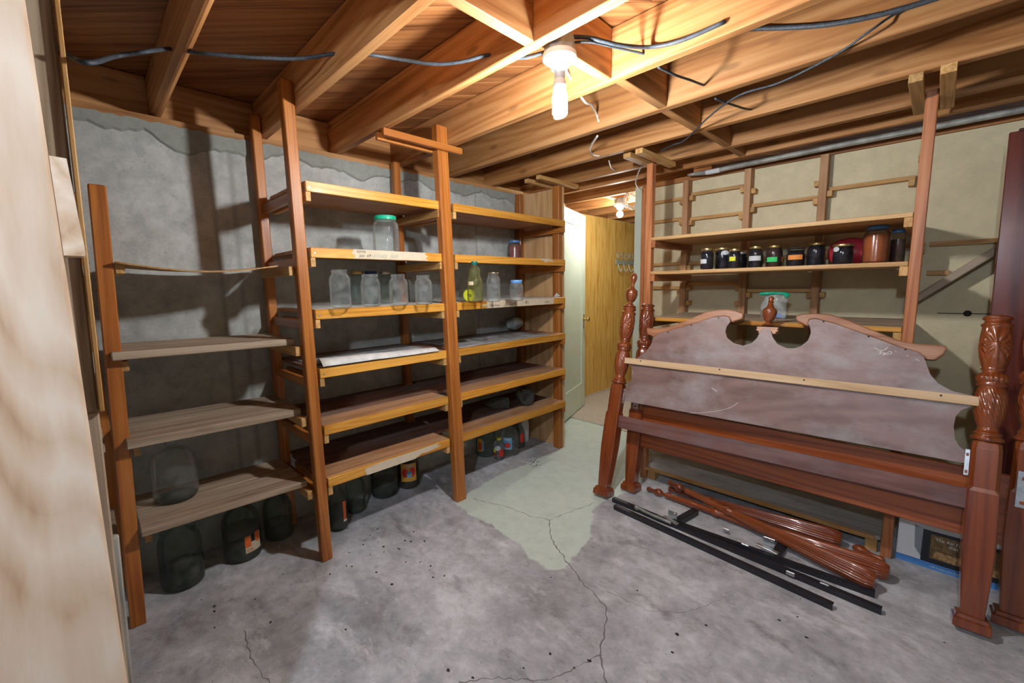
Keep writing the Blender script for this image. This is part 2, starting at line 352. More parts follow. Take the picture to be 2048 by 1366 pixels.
def text(name, body, size, mat, parent, mw, shear=0.):
    cu = bpy.data.curves.new(name, 'FONT'); cu.body = body; cu.size = size; cu.shear = shear; cu.resolution_u = 3
    tmp = bpy.data.objects.new(name+'_t', cu); C.objects.link(tmp)
    me = bpy.data.meshes.new_from_object(tmp.evaluated_get(bpy.context.evaluated_depsgraph_get()))
    bpy.data.objects.remove(tmp); bpy.data.curves.remove(cu); me.name = name; me.materials.clear()
    return link(name, me, mat, parent, mw)
def axes(o, X, Z):
    X, Z = Vector(X).normalized(), Vector(Z).normalized(); Y = Z.cross(X); o = Vector(o)
    return Matrix(((X[0],Y[0],Z[0],o[0]),(X[1],Y[1],Z[1],o[1]),(X[2],Y[2],Z[2],o[2]),(0,0,0,1)))
# ================================================================== SETTING
ZJ, ZS = 2.07, 2.254
XW, YB = -2.52, 3.20
# --- floor
def floor():
    x0, x1, y0, y1, st = -2.9, 2.6, -2.6, 3.28, .035
    poly = [FZ(*p) for p in [(905,1004),(945,1032),(985,1052),(1025,1080),(1060,1115),(1095,1140),(1130,1138),(1165,1095),(1184,1060),(1190,1012),(1215,1000),(1262,985),(1292,955),(1300,905)]]
    poly += [Vector((-1.6,3.3,0)),Vector((-2.6,3.3,0)),FZ(1125,897),FZ(985,956),FZ(935,990)]
    P = np.array([(p.x,p.y) for p in poly]); Q = np.roll(P,-1,0)
    nx, ny = int((x1-x0)/st)+1, int((y1-y0)/st)+1
    gx, gy = np.meshgrid(np.linspace(x0,x1,nx), np.linspace(y0,y1,ny)); g = np.stack([gx.ravel(),gy.ravel()],1)
    d = np.full(len(g),9.); ins = np.zeros(len(g),bool)
    for a, b in zip(P,Q):
        ab = b-a; t = np.clip(((g-a)@ab)/(ab@ab),0,1); d = np.minimum(d, np.linalg.norm(g-a-t[:,None]*ab,axis=1))
        c = ((a[1]>g[:,1])!=(b[1]>g[:,1])); xi = a[0]+(g[:,1]-a[1])/(b[1]-a[1]+1e-12)*(b[0]-a[0]); ins ^= c&(g[:,0]<xi)
    sd = np.where(ins,d,-d)
    vs = [(x,y,0) for x,y in g]; k = len(vs)
    fs = [(j*nx+i,j*nx+i+1,(j+1)*nx+i+1,(j+1)*nx+i) for j in range(ny-1) for i in range(nx-1)]
    me = pymesh('floor', vs, fs); at = me.attributes.new('paint','FLOAT','POINT'); at.data.foreach_set('value', sd.astype(np.float32))
    o = link('floor', me, 'floor'); tag(o, kind='structure')
    md = o.modifiers.new('solid','SOLIDIFY'); md.thickness = .1; md.offset = -1
    return o
FL = floor()
def crack(pts, w):
    pts = [FZ(*p, .0006) for p in pts]; vs, fs = [], []; rnd = random.Random(len(pts)*7+int(w*1e5)); path = []
    for a, b in zip(pts, pts[1:]):
        n = max(2,int((b-a).length/.018)); s = Vector((-(b-a).y,(b-a).x,0)).normalized()
        for i in range(n): path.append(a.lerp(b,i/n)+s*rnd.uniform(-.006,.006))
    path.append(pts[-1])
    for i, p in enumerate(path):
        d = path[min(len(path)-1,i+1)]-path[max(0,i-1)]; s = Vector((-d.y,d.x,0)).normalized()*w*rnd.uniform(.25,1.)
        vs += [p+s, p-s]
        if i: fs.append((2*i-2,2*i-1,2*i+1,2*i))
    link('crack', pymesh('crack',vs,fs), 'crackm', FL)
crack([(1192,1005),(1135,1025),(1098,1040),(1060,1032),(1010,1012),(975,1005),(945,997)], .0026)
crack([(1098,1040),(1104,1080),(1140,1132),(1165,1165),(1214,1215),(1210,1260),(1200,1310),(1214,1366)], .0032)
crack([(1165,1165),(1230,1190),(1300,1222),(1370,1225),(1440,1200)], .0012)
crack([(490,1258),(498,1300),(512,1335),(540,1366)], .0024)
crack([(918,1366),(985,1356),(1090,1362),(1140,1340),(1203,1310)], .0026)
rnd = random.Random(3)
for i in range(70):                                    # specks of dirt on the concrete
    px, py = [(rnd.uniform(690,900),rnd.uniform(1050,1160)),(rnd.uniform(350,1900),rnd.uniform(1130,1360)),(rnd.uniform(1050,1080),rnd.uniform(921,934))][0 if i<26 else (1 if i<52 else 2)]
    p = FZ(px,py); r = rnd.uniform(.003,.008); k = 7
    vs = [(p.x+r*rnd.uniform(.5,1.3)*math.cos(a*6.283/k), p.y+r*rnd.uniform(.4,1.)*math.sin(a*6.283/k), .0) for a in range(k)]
    prism('debris_speck', [Vector(v)+Vector((0,0,.0004)) for v in vs], (0,0,1), .0012, 'dirt', FL)
# --- hall floor
bx('floor_hall', -2.9,-1.5,3.28,7.2,-.1,.012,'carpet')
tag(bpy.data.objects['floor_hall'], kind='structure')
# --- left concrete wall with mudsill
wl = bx('wall_left', XW-.25,XW,-2.6,3.2,-.1,2.035,'conc',None,.0); tag(wl, kind='structure')
wl.matrix_basis = Matrix(); 
me = wl.data; me.clear_geometry()
me.from_pydata([(x,y,z) for x in (XW-.25,XW) for y in (-2.6,3.2) for z in (-.1,2.035)],[],[(0,1,3,2),(4,6,7,5),(0,4,5,1),(2,3,7,6),(1,5,7,3),(0,2,6,4)])
PM['wall_left'] = Matrix()
def mortar():
    rnd = random.Random(11); n = 150; top, bot = [], []
    for i in range(n+1):
        y = -1.2+3.8*i/n; k = 1.98+.018*math.sin(y*9)+.014*math.sin(y*23+1)+rnd.uniform(-.007,.007)
        if .28 < y < .46: k -= .035*math.sin((y-.28)/.18*math.pi)
        bot.append((y,k)); top.append((y,2.040+rnd.uniform(-.003,.007)))
    vs, fs = [], []
    for (y,k),(yt,kt) in zip(bot,top): vs += [(XW,y,k-.004),(XW+.011,y,k+.006),(XW+.013,yt,kt)]
    for i in range(n):
        a = 3*i; fs += [(a,a+3,a+4,a+1),(a+1,a+4,a+5,a+2)]
    link('mortar_patch', pymesh('mortar_patch',vs,fs), 'mortar', wl)
mortar()
board('sill_plate', (XW-.07,-2.5,2.053),(XW-.07,3.2,2.053), .15, .036, 'joist', wl)
# --- back wall (beige) with top plate, from the doorway to the right
wb = link('wall_back', pymesh('wall_back',[(x,y,z) for x in (-1.70,2.6) for y in (YB,YB+.12) for z in (-.1,2.03)],[(0,1,3,2),(4,6,7,5),(0,4,5,1),(2,3,7,6),(1,5,7,3),(0,2,6,4)]),'plaster'); tag(wb, kind='structure')
board('top_plate', (-1.66,YB+.055,2.05),(2.6,YB+.055,2.05), .12, .036, 'subfloor', wb)
# form-tie hole with its trace in the wall
p = FY(1935,627,YB)
lathe('tie_hole', [(.0005,0),(.016,.0),(.013,.002),(.002,.003)], 'dirt', wb, axes(p,(1,0,0),(0,-1,0)), 14)
a, b = FY(1875,626.5,YB-.0006), FY(2050,629,YB-.0006)
board('wall_crack', a, b, .0015, .004, 'dirt', wb, (0,0,1), 0)
wr = link('wall_right', pymesh('wall_right',[(x,y,z) for x in (2.6,2.75) for y in (-2.6,3.32) for z in (-.1,2.07)],[(0,1,3,2),(4,6,7,5),(0,4,5,1),(2,3,7,6),(1,5,7,3),(0,2,6,4)]),'plaster'); tag(wr, kind='structure')
# --- hall walls
hw = bx('wall_hall_side', -2.84,-2.80,3.2,7.2,0,2.06,'hallply'); tag(hw, kind='structure')
hw.data = boxmesh('wall_hall_side', 2.06, 4.0, .04, .0); hw.data.materials.append(M['hallply'])
hw.matrix_basis = frame(Vector((-2.82,5.2,0)),Vector((-2.82,5.2,2.06)),(1,0,0)); PM[hw.name] = hw.matrix_basis
tag(bx('wall_hall_end', -2.9,-1.4,7.2,7.25,0,2.26,'plaster'), kind='structure')
tag(bx('wall_hall_right', -1.62,-1.56,3.325,7.2,0,2.06,'plaster'), kind='structure')
tag(bx('wall_hall_return', -2.86,-2.52,3.2,3.245,0,2.05,'plaster'), kind='structure')
jm = bx('trim_1', -1.765,-1.70,3.175,3.32,0.0,2.05,'paint_green'); tag(jm, 'pale green door jamb', kind='structure')
tag(bx('baseboard_hall', -2.80,-2.79,3.7,7.2,.012,.03,'carpet'), kind='structure')
# --- door, hung at the doorway and swung open into the hall
d0, d1 = Vector((-2.485,3.262,0)), Vector((-2.634,3.71,0))
d0 = d1+(d0-d1).normalized()*.72 ; dd = (d1-d0).normalized(); dn = Vector((dd.y,-dd.x,0))
if dn.x < 0: dn = -dn
dm = axes(d0+Vector((0,0,.02)), dd, (0,0,1)); dw = .72; dh = 1.975
dr = thing('door_1', (0,0,0), None, None, mw=dm); tag(dr, kind='structure')
def dbox(name, x0,x1,z0,z1,y0,y1,mat): return link(name, boxmesh(name,x1-x0,y1-y0,z1-z0,.002), mat, dr, dm@Matrix.Translation(((x0+x1)/2,(y0+y1)/2,(z0+z1)/2)))
dbox('stile',0,.105,0,dh,-.018,.018,'paint_green'); dbox('stile',dw-.105,dw,0,dh,-.018,.018,'paint_green')
dbox('rail',.105,dw-.105,0,.26,-.018,.018,'paint_green'); dbox('rail',.105,dw-.105,dh-.13,dh,-.018,.018,'paint_green')
dbox('panel',.105,dw-.105,.26,dh-.13,-.006,.006,'paint_green')
side = -1 if (dm.to_3x3()@Vector((0,-1,0))).x > 0 else 1
kn = lathe('knob', [(.026,0),(.026,.004),(.011,.008),(.011,.028),(.022,.034),(.028,.046),(.024,.058),(.004,.064)], 'brass', dr, dm@Matrix.Translation((dw-.055,side*.018,.93))@Matrix.Rotation(math.radians(90)*(1 if side<0 else -1),4,'X'), 20)
link('lock_plate', boxmesh('lock_plate',.03,.003,.15,.001), 'brass', dr, dm@Matrix.Translation((dw-.055,side*.0185,.90)))
# ================================================================== CEILING
ce = bx('ceiling', -2.95,2.75,-2.7,7.3,ZS+.022,ZS+.06,'subfloor',None,0); tag(ce, kind='structure')
# diagonal subfloor planks
dg = Vector((1,1,0)).normalized(); dp = Vector((1,-1,0)).normalized(); pw = .139
x0,x1,y0,y1 = -2.9,1.6,-1.4,6.6
k = -60
while k < 60:
    c = dp*(k*pw); k += 1
    t0 = max(x0-c.x, y0-c.y); t1 = min(x1-c.x, y1-c.y)
    if t1-t0 < .12: continue
    a = c+Vector((t0,t0,0)); b = c+Vector((t1,t1,0)); z = ZS+.011+random.uniform(0,.0015)
    cuts = [0,1] if (b-a).length < 2.5 else [0, random.uniform(.3,.7), 1]
    for q, e in zip(cuts, cuts[1:]):
        p0, p1 = a.lerp(b,q), a.lerp(b,e); sh = dg*.001
        board('subfloor_plank', p0+sh+Vector((0,0,z)), p1-sh+Vector((0,0,z)), pw-.003, .019, 'subfloor', ce)
JY = {}
for i in range(-5, 15):
    y = .30+.402*(i-1)
    if i == 2: y = .722
    if i == 8: y = 2.975
    if i > 8: y = 3.36+.402*(i-9)
    if y > 6.9: continue
    JY[i] = y
    xa = XW-.10 if y < 3.2 else -2.9
    xb = 2.6 if y < 3.2 else -1.4
    bx('joist', xa, xb, y, y+.04, ZJ, ZS-.001, 'joist', ce, .016 if i == 1 else .003)
bx('rim_joist', XW-.15,XW-.101,-2.5,3.2,ZJ,ZS-.001,'joist',ce)
bx('rim_joist', -2.95,-2.901,3.2,7.25,2.0,ZS+.02,'joist',ce)
for i in range(-2, 8):                                # wooden blocks closing the bays over the wall
    ya, yb = JY[i]+.04, JY[i+1]
    bx('rim_block', XW-.10,XW-.062,ya,yb,ZJ+.001,ZS-.002,'joist',ce)
# staggered blocking between joists
for i, xx in ((2,-1.02),(3,-.985),(4,-.955),(5,-.965),(6,-.95),(7,-.95),(1,-.99),(9,-2.2)):
    ya, yb = JY[i]+.04, JY[i+1]
    bx('blocking', xx,xx+.04,ya,yb,ZJ+.002,ZS-.001,'joist',ce,.003)
# ================================================================== LEFT SHELVING (two bays, six shelves)
LZ = [1.772,1.487,1.209,.937,.663,.405]
U = thing('storage_shelving', (-2.25,1.62,0), 'tall built-in wooden storage shelving with amber edging against the grey concrete wall', 'shelving')
board('post', (-2.015,.710,0),(-2.015,.697,2.17), .047,.05,'post',U,(1,0,0),.004)
board('post', (-1.995,1.517,0),(-1.995,1.466,2.165), .07,.05,'post',U,(1,0,0),.004)
board('post', (-2.475,.70,0),(-2.475,.697,2.155), .042,.05,'post',U,(1,0,0),.004)
board('post', (-2.475,1.487,0),(-2.475,1.470,2.078), .045,.05,'post',U,(1,0,0),.004)
# end panel
link('end_panel', boxmesh('end_panel',2.03,.464,.018,.001), 'ply', U, frame(Vector((-2.286,2.629,0)),Vector((-2.286,2.629,2.03)),(0,1,0)))
bx('post', -2.120,-2.056,2.575,2.62,0,2.035,'post',U,.004)
bx('post', -2.518,-2.455,2.575,2.62,0,2.035,'post',U,.004)
XF = -1.992
bays = [(.74,1.458),(1.545,2.573)]
for li, z in enumerate(LZ):
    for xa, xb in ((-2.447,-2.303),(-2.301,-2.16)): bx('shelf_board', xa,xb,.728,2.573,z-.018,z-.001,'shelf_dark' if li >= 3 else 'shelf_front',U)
    for bi, (ya, yb) in enumerate(bays):
        off = .012*(bi==0)*0
        xr = -2.50
        # three planks per shelf
        cuts = [(-2.519,-2.449),(-2.158,XF-.0195)]
        if bi == 0: yl = ya-.02
        for ci, (xa, xb) in enumerate(cuts):
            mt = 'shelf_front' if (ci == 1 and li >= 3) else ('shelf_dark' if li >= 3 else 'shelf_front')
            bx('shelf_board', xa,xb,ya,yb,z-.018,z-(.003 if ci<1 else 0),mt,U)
        bx('edging', XF-.019,XF,ya,yb,z-.045,z,'edge',U,.002)
        for yc0, yc1 in ((ya-.001,ya+.02),(yb-.02,yb+.001)):
            bx('cleat', -2.455,XF-.004,yc0,yc1,z-.086,z-.0455,'cleat' if yc0<ya+.1 or bi==0 else 'post',U)
# exposed rear cross boards at each upright
for y in (.70,1.478):
    for z in LZ:
        bx('cross_rail', -2.449,-2.041,y-.008,y+.012,z-.086,z-.046,'post',U)
# short T-strips that tie the uprights to the joists
def strips(pars, par, mat='post'):
    for (xa,xb,ya,yb,za,zb) in pars: bx('tie_strip', xa,xb,ya,yb,za,zb,mat,par)
strips([(-1.969,-1.947,1.105,1.585,2.032,2.066),(-2.045,-2.022,1.112,1.50,2.030,2.066)],U)
strips([(-2.075,-2.04,2.345,2.80,2.040,2.068),(-2.20,-2.165,2.36,2.70,2.040,2.068),(-2.53,-2.495,2.365,2.66,2.040,2.068)],U,'cleat')
# worn paper strips and handwriting on two edgings
def ywrite(y, z, s, X=XF+.0016): return axes((X,y,z),(0,1,0),(1,0,0))
y0,y1 = FX(706,512,XF).y, FX(856,520,XF).y
pt = [(y0,1.443),(y0+.012,1.456),(y0-.006,1.468),(y0+.006,1.487),(y1-.012,1.487),(y1-.022,1.478),(y1,1.468),(y1-.018,1.456),(y1+.004,1.445)]
prism('paper_strip', [(XF+.0003,y,z) for y,z in pt], (1,0,0), .0008, 'tan', U)
text('handwriting','toma',.022,'ink',U,ywrite(y0+.018,1.472,1),.3); text('handwriting','juic  69',.020,'ink',U,ywrite(y0+.030,1.452,1),.3)
text('handwriting','-atoes  Jun',.034,'greenink',U,ywrite(y0+.09,1.452,1),.4)
y0,y1 = FX(972,616,XF).y, FX(1108,606,XF).y
pt = [(y0,1.165),(y0+.01,1.178),(y0-.04,1.183),(y0-.04,1.188),(y0+.006,1.192),(y0+.01,1.209),(y1,1.209),(y1-.006,1.165)]
prism('paper_strip', [(XF+.0003,y,z) for y,z in pt], (1,0,0), .0008, 'tan', U)
text('handwriting','Pine-bean',.022,'ink',U,ywrite(y0+.03,1.174,1),.3); text('handwriting','Corn',.030,'ink',U,ywrite(y0+.20,1.176,1),.3)
text('handwriting','19',.036,'greenink',U,ywrite(y0+.31,1.175,1),.2); text('handwriting','81',.034,'ink',U,ywrite(y0+.355,1.177,1),.2)
text('handwriting','Juice',.024,'ink',U,ywrite(y0+.56,1.176,1),.3)
pt = [(2.28,1.487),(2.30,1.474),(2.33,1.470),(2.34,1.458),(2.37,1.470),(2.44,1.466),(2.42,1.478),(2.38,1.487)]
prism('paper_scrap', [(XF+.0003,y,z) for y,z in pt], (1,0,0), .0008, 'tan', U)
pt = [(.93,.358),(.925,.395),(1.0,.402),(1.33,.405),(1.38,.402),(1.36,.392),(1.40,.385),(1.30,.372),(1.26,.376),(1.22,.358)]
prism('paper_strip', [(XF+.0003,y,z) for y,z in pt], (1,0,0), .0008, 'tan', U)
for li,y in ((0,.755),(1,.757),(2,.757),(3,.757),(4,.757)):
    lathe('nail', [(.0045,0),(.004,.0015),(.0005,.002)], 'steel', U, axes((XF,y,LZ[li]-.026),(0,1,0),(1,0,0)), 10)
# ================================================================== NARROW SHELVING (left of it)
Q = thing('narrow_shelving', (-2.3,.2,0), 'narrow shelving of weathered grey planks beside the first tall upright', 'shelving')
board('post', (-2.15,.026,0),(-2.15,.080,1.68), .048,.05,'post',Q,(1,0,0),.004)
bx('post', -2.50,-2.455,-.02,.03,0,1.70,'post',Q,.004)
NZ = [1.412,1.082,.752,.398]
for i, z in enumerate(NZ[1:], 1):
    t = (.03,.03,.034,.028)[i]; xf = -2.085+.004*i
    for xa, xb in ((-2.47,-2.285),(-2.283,xf)):
        board('shelf_board', ((xa+xb)/2,.068-.02*(3-i)/3+.0,z+.006-t/2),((xa+xb)/2,.672,z-.004-t/2), xb-xa-.002, t, 'weathered', Q, (0,0,1), .003)
    bx('shelf_board', -2.42,-2.13,-.75,.005,z-.035,z-.005,'weathered',Q,.003)
    bx('cleat', -2.44,-2.02,.652,.6745,z-.078,z-.036,'cleat',Q); bx('cleat', -2.44,-2.126,.079,.10,z-.072,z-.034,'cleat',Q)
bx('cleat', -2.44,-2.02,.652,.6745,1.362,1.402,'cleat',Q); bx('cleat', -2.44,-2.126,.098,.125,1.37,1.405,'cleat',Q)
bx('shelf_board', -2.42,-2.13,-.75,.03,1.37,1.40,'weathered',Q,.003)
vs, fs = [], []
n = 20
for i in range(n+1):
    y = .10+.545*i/n; s = -.030*math.sin(math.pi*i/n)
    vs += [(-2.46,y,1.408+s*.6),(-2.09,y,1.4065+s),(-2.09,y,1.4125+s),(-2.46,y,1.414+s*.6)]
for i in range(n):
    a = 4*i
    for k in range(4): fs.append((a+k,a+(k+1)%4,a+4+(k+1)%4,a+4+k))
fs += [(0,1,2,3),(4*n+3,4*n+2,4*n+1,4*n)]
tag(link('hardboard_shelf', pymesh('hardboard_shelf',vs,fs),'cleat',Q),'thin sagging hardboard sheet')
# ================================================================== DOOR FRAMING NEXT TO THE VIEWER
st = thing('door_framing', (-.92,-.2,0), 'wide raw pine framing board standing floor to joists with a short block nailed on','framing')
bx('framing_board', -.94,-.90,-.42,-.012,0,ZJ,'stud',st,.004)
jb = thing('jamb_board', (-1.5,0,0), 'old brown jamb plank rising to the joists behind the pine framing', 'framing')
board('plank', (-1.52,-.035,1.0),(-1.52,-.012,ZJ), .075,.03,'weathered',jb,(1,0,0),.004)
board('edge_strip', (-1.515,.008,1.0),(-1.515,.034,ZJ), .010,.045,'cleat',jb,(1,0,0),.002)
board('plank', (-1.52,-.06,0),(-1.52,-.035,.999), .075,.03,'weathered',jb,(1,0,0),.004)
pts = [FX(*p,-.905) for p in [(70,306),(92,310),(133,317),(172,508),(168,512),(127,511),(100,505)]]
for p in pts: p.y = max(p.y,-.0118)
prism('nailed_block', pts, (-1,0,0), .045, 'stud', st)
def upright(name, ptop, pbot, X, zt, zb, w, label):
    a, b = FX(*ptop,X), FX(*pbot,X); s = (a.y-b.y)/(a.z-b.z); ya = a.y+s*(zt-a.z); yb_ = a.y+s*(zb-a.z)
    o = board(name, (X-.015,yb_-w/2,zb),(X-.015,ya-w/2,zt), w,.028,'grey_board',None,(1,0,0),.004); tag(o,label,'board')
upright('weathered_board',(190,702),(187,1010),-1.80,FX(190,700,-1.80).z,FX(187,1020,-1.80).z,.16,'pale weathered board hanging behind the pine framing')
upright('weathered_board',(238,1072),(267,1366),-1.72,FX(238,1072,-1.72).z,0.,.16,'greenish grey weathered board standing on the floor behind the pine framing')
# ================================================================== RIGHT SHELVING
RU = thing('jam_shelving', (-.7,2.85,0), 'open wooden shelving with jars of preserves along the beige wall', 'shelving')
RZ = [1.585,1.376,1.088]
bx('post', -1.345,-1.305,2.555,2.60,0,2.035,'rpost',RU,.003); bx('post', -.102,-.062,2.545,2.59,0,2.068,'rpost',RU,.003)
bx('post', -1.705+.006,-1.66,3.155,3.199,0,2.035,'rpost',RU,.003)
for xr in (-1.363,-.958,-.552): bx('post', xr,xr+.04,3.128,3.199,0,2.028,'rearpost',RU,.002)
for z in RZ[:2]:
    for ya, yb in ((2.55,2.745),(2.747,2.94),(2.942,3.126)): bx('shelf_board', -1.303,-.104,ya,yb,z-.02,z,'rshelf',RU,.002)
for ya, yb in ((2.56,2.745),(2.747,2.94),(2.942,3.126)): bx('shelf_board', -1.303,-.104,ya,yb,RZ[2]-.02,RZ[2],'weathered',RU,.002)
bx('edging', -1.303,-.104,2.545,2.5595,RZ[2]-.022,RZ[2],'edge',RU)
for z in RZ:
    bx('cleat', -1.304,-1.275,2.552,3.12,z-.062,z-.0205,'rpost',RU); bx('cleat', -.132,-.103,2.552,3.12,z-.062,z-.0205,'cleat',RU)
bx('shelf_board', -1.303,-.104,2.56,3.12,.068,.088,'dusty_shelf',RU,.002); bx('edging', -1.303,-.125,2.545,2.5595,.066,.088,'cleat',RU)
for xa in (-1.29,-.16): bx('foot_block', xa,xa+.045,2.57,2.62,.0,.0675,'cleat',RU)
# ledger strips and little blocks on the rear posts
B = [(-1.32,-.96,1.93),(-1.32,-.96,1.758),(-1.655,-1.365,1.912),(-1.655,-1.365,1.768),(-.917,-.553,1.795),(-.511,-.135,1.832),(-1.32,-.96,1.44),(-1.32,-.96,1.292),
     (-.917,-.553,1.241),(-1.655,-1.365,1.445),(-1.655,-1.365,1.266),(-.917,-.553,1.452),(-.511,-.07,1.478),(-1.655,-1.365,1.60)]
for xa, xb, z in B:
    bx('ledger_strip', xa,xb,3.165,3.195,z-.011,z+.011,'cleat',RU)
    bx('ledger_block', xa,xa+.025,3.14,3.198,z-.045,z-.0115,'cleat',RU); bx('ledger_block', xb-.025,xb,3.14,3.198,z-.045,z-.0115,'cleat',RU)
for xa, z in ((-.917,1.885),(-.578,1.87),(-.13,1.92),(-.13,1.23),(-.511,1.215),(-1.32,1.155),(-.985,1.155)): bx('ledger_block', xa,xa+.025,3.14,3.198,z-.016,z+.016,'cleat',RU)
strips([(-1.395,-1.347,2.36,2.66,2.040,2.068),(-1.303,-1.258,2.335,2.77,2.040,2.068)],RU,'cleat')
strips([(-.146,-.104,2.30,2.757,2.036,2.068),(-.060,-.016,2.29,2.752,2.036,2.068)],RU,'cleat')
# battens and the sloping board to the right of it
for xa, xb, z, nm in ((-.055,.55,1.479,'longer upper'),(-.055,.03,1.329,'stubby lower')):
    tag(bx('wall_batten', xa,xb,3.178,3.199,z-.012,z+.012,'cleat'), nm+' batten nailed to the beige wall beside the right upright','batten')
a, b = FY(1838,594,3.13), FY(1998,497,3.13); e = (b-a)
tag(board('sloping_board', a-e*.15+Vector((0,0,.0)), b+e*.5, .10, .036, 'weathered', None, (-e.z,0,e.x), .003),'grey brown board sloping up the beige wall towards the dark panel','board')
# wrapped pipe under the last joist
pp = [FY(px,py,3.10) for px,py in [(1375,349),(1395,347),(1420,344),(1440,340),(1460,335),(1500,327)]]+[Vector((-.4,3.10,2.053)),Vector((.4,3.10,2.053)),Vector((1.2,3.1,2.053))]
pp = [Vector((p.x,3.10,min(p.z,2.053))) for p in pp]
pipe = thing('wrapped_duct', pp[0], 'flattened grey wrapped duct pipe running along the top of the beige wall','pipe')
pm = tubemesh('duct', crv(pp,5), lambda t: .005+.011*min(1,t*7), 10)
link('duct', pm, 'galv', pipe, None, True)
tube('tape_band', [pp[1].lerp(pp[2],.7),pp[2],pp[3]], .0165, 'lab_white', pipe, None, 4, 12)
# dark red panel leaning behind the bed
dp_ = thing('dark_panel', (.45,2.75,0), 'tall glossy dark red wooden panel standing by the bedposts', 'panel')
a0 = Vector((.178,2.74,0)); a1 = Vector((.150,2.80,1.90))
link('slab', boxmesh('slab',1.90,.62,.028,.003), 'darkpanel', dp_, frame(Vector((.49,2.72,0)),Vector((.465,2.80,1.90)),(0,-1,0)))
link('slab_lip', boxmesh('slab_lip',.60,.03,.012,.002), 'darkpanel', dp_, frame(Vector((.18,2.783,1.895)),Vector((.78,2.783,1.895)),(0,0,1)))
# ================================================================== BED
def post_prof(fin):
    pr = [(.030,.690),(.044,.694),(.044,.706),(.036,.712),(.040,.720),(.030,.732),(.029,.745),(.034,.762),(.040,.795),(.043,.836),(.042,.87),(.037,.892),(.033,.898),
          (.042,.903),(.043,.909),(.038,.914),(.042,.922),(.043,.934),(.038,.946),(.030,.955),(.029,.962),(.036,.966),(.030,.971),(.033,.98),(.039,1.01),(.0425,1.054),(.0415,1.10),(.040,1.125),
          (.0395,1.132),(.044,1.137),(.044,1.142),(.036,1.148),(.034,1.158),(.041,1.163),(.041,1.170),(.034,1.175)]
    return pr
def post_lobes(z, a):
    if .75 < z < .895: return 1+.055*abs(math.sin(7*a))*math.sin((z-.75)/.145*math.pi)+.02*math.cos(28*a+z*220)
    if .915 < z < .95: return 1+.07*abs(math.cos(9*a))
    if .975 < z < 1.13:
        w = max(0,math.sin((z-.975)/.155*math.pi))**.5; u = ((a+math.pi/4)%(math.pi/2)-math.pi/4)*.042; v = z-1.058
        d = math.hypot(u,v); f = math.atan2(v,u); e = .055*math.cos(11*f)*min(1,d/.02)
        if abs(u) < .007 and v < .012: e = .07-.03*(abs(u)>.004)
        return 1+w*e
    return 1
def fine(pr, dz=.004):
    out = []
    for (r0,z0),(r1,z1) in zip(pr,pr[1:]):
        n = max(1,int(abs(z1-z0)/dz))
        for i in range(n): out.append((r0+(r1-r0)*i/n, z0+(z1-z0)*i/n))
    return out+[pr[-1]]
POSTM = lathemesh('turned_post', fine(post_prof(0),.0028), 150, post_lobes)
FINP = [(.034,1.1755),(.040,1.180),(.036,1.188),(.022,1.198),(.014,1.206),(.014,1.212),(.024,1.222),(.033,1.245),(.037,1.272),(.036,1.286),(.030,1.292),(.018,1.300),(.011,1.312),(.010,1.328),(.014,1.342),(.020,1.360),(.021,1.376),(.016,1.392),(.007,1.400),(.001,1.402)]
FINM = lathemesh('finial', fine(FINP,.005), 48, lambda z,a: 1+(.07*abs(math.sin(5*a)) if 1.215<z<1.272 else 0))
def legmesh():
    sec = [(0,.050,.046),(.030,.050,.046),(.034,.044,.040),(.046,.042,.038),(.048,.031,.029),(.10,.034,.031),(.20,.039,.036),(.30,.043,.039),(.42,.043,.039),(.50,.042,.038),(.515,.040,.036),(.66,.040,.036),(.685,.037,.033),(.690,.032,.030)]
    vs, fs = [], []; k = 8
    for t, a, b in sec:
        c = .012 if t > .5 else .004
        for x, y in ((a-c,-b),(a,-b+c),(a,b-c),(a-c,b),(-a+c,b),(-a,b-c),(-a,-b+c),(-a+c,-b)): vs.append((x,y,t))
    for j in range(len(sec)-1):
        for i in range(k): fs.append((j*k+i,j*k+(i+1)%k,(j+1)*k+(i+1)%k,(j+1)*k+i))
    fs += [tuple(range(k))[::-1], tuple((len(sec)-1)*k+i for i in range(k))]
    return pymesh('leg', vs, fs)
LEGM = legmesh()
for m_ in (POSTM, FINM, LEGM): m_.materials.append(M['mahog_z'])
for m_ in (POSTM, FINM):
    for p_ in m_.polygons: p_.use_smooth = True
def leanframe(O, E, deg):
    X = (Vector(E)-Vector(O)); X.z = 0; X.normalize(); n = Vector((-X.y,X.x,0)); a = math.radians(deg)
    Z = Vector((0,0,1))*math.cos(a)+n*math.sin(a); return axes(O, X, Z)
HO, HE = Vector((-1.377,2.155,.012)), Vector((.180,2.205,.012)); HM = leanframe(HO, HE, 14.6); HWd = (HE-HO).length
H = thing('headboard', (0,0,0), 'carved mahogany headboard with broken pediment leaning back side towards the room','headboard', mw=HM)
def onplane(mw, px, py, off):
    n = mw.to_3x3()@Vector((0,1,0)); p0 = mw@Vector((0,off,0)); r = Vector(ray(px,py)); o = Vector((0,0,CAMH))
    t = (p0-o).dot(n)/r.dot(n); q = mw.inverted()@(o+r*t); return q
def poly(mw, pts, off): return [onplane(mw,x,y,off) for x,y in pts]
def bedpost(par, mw, x, fin, plate=False):
    l = link('leg', LEGM, None, par, mw@Matrix.Translation((x,0,0))); link('turned_post', POSTM, None, par, mw@Matrix.Translation((x,0,0)))
    if fin: link('finial', FINM, None, par, mw@Matrix.Translation((x,0,0)))
    return l
bedpost(H, HM, 0, True); bedpost(H, HM, HWd, False)
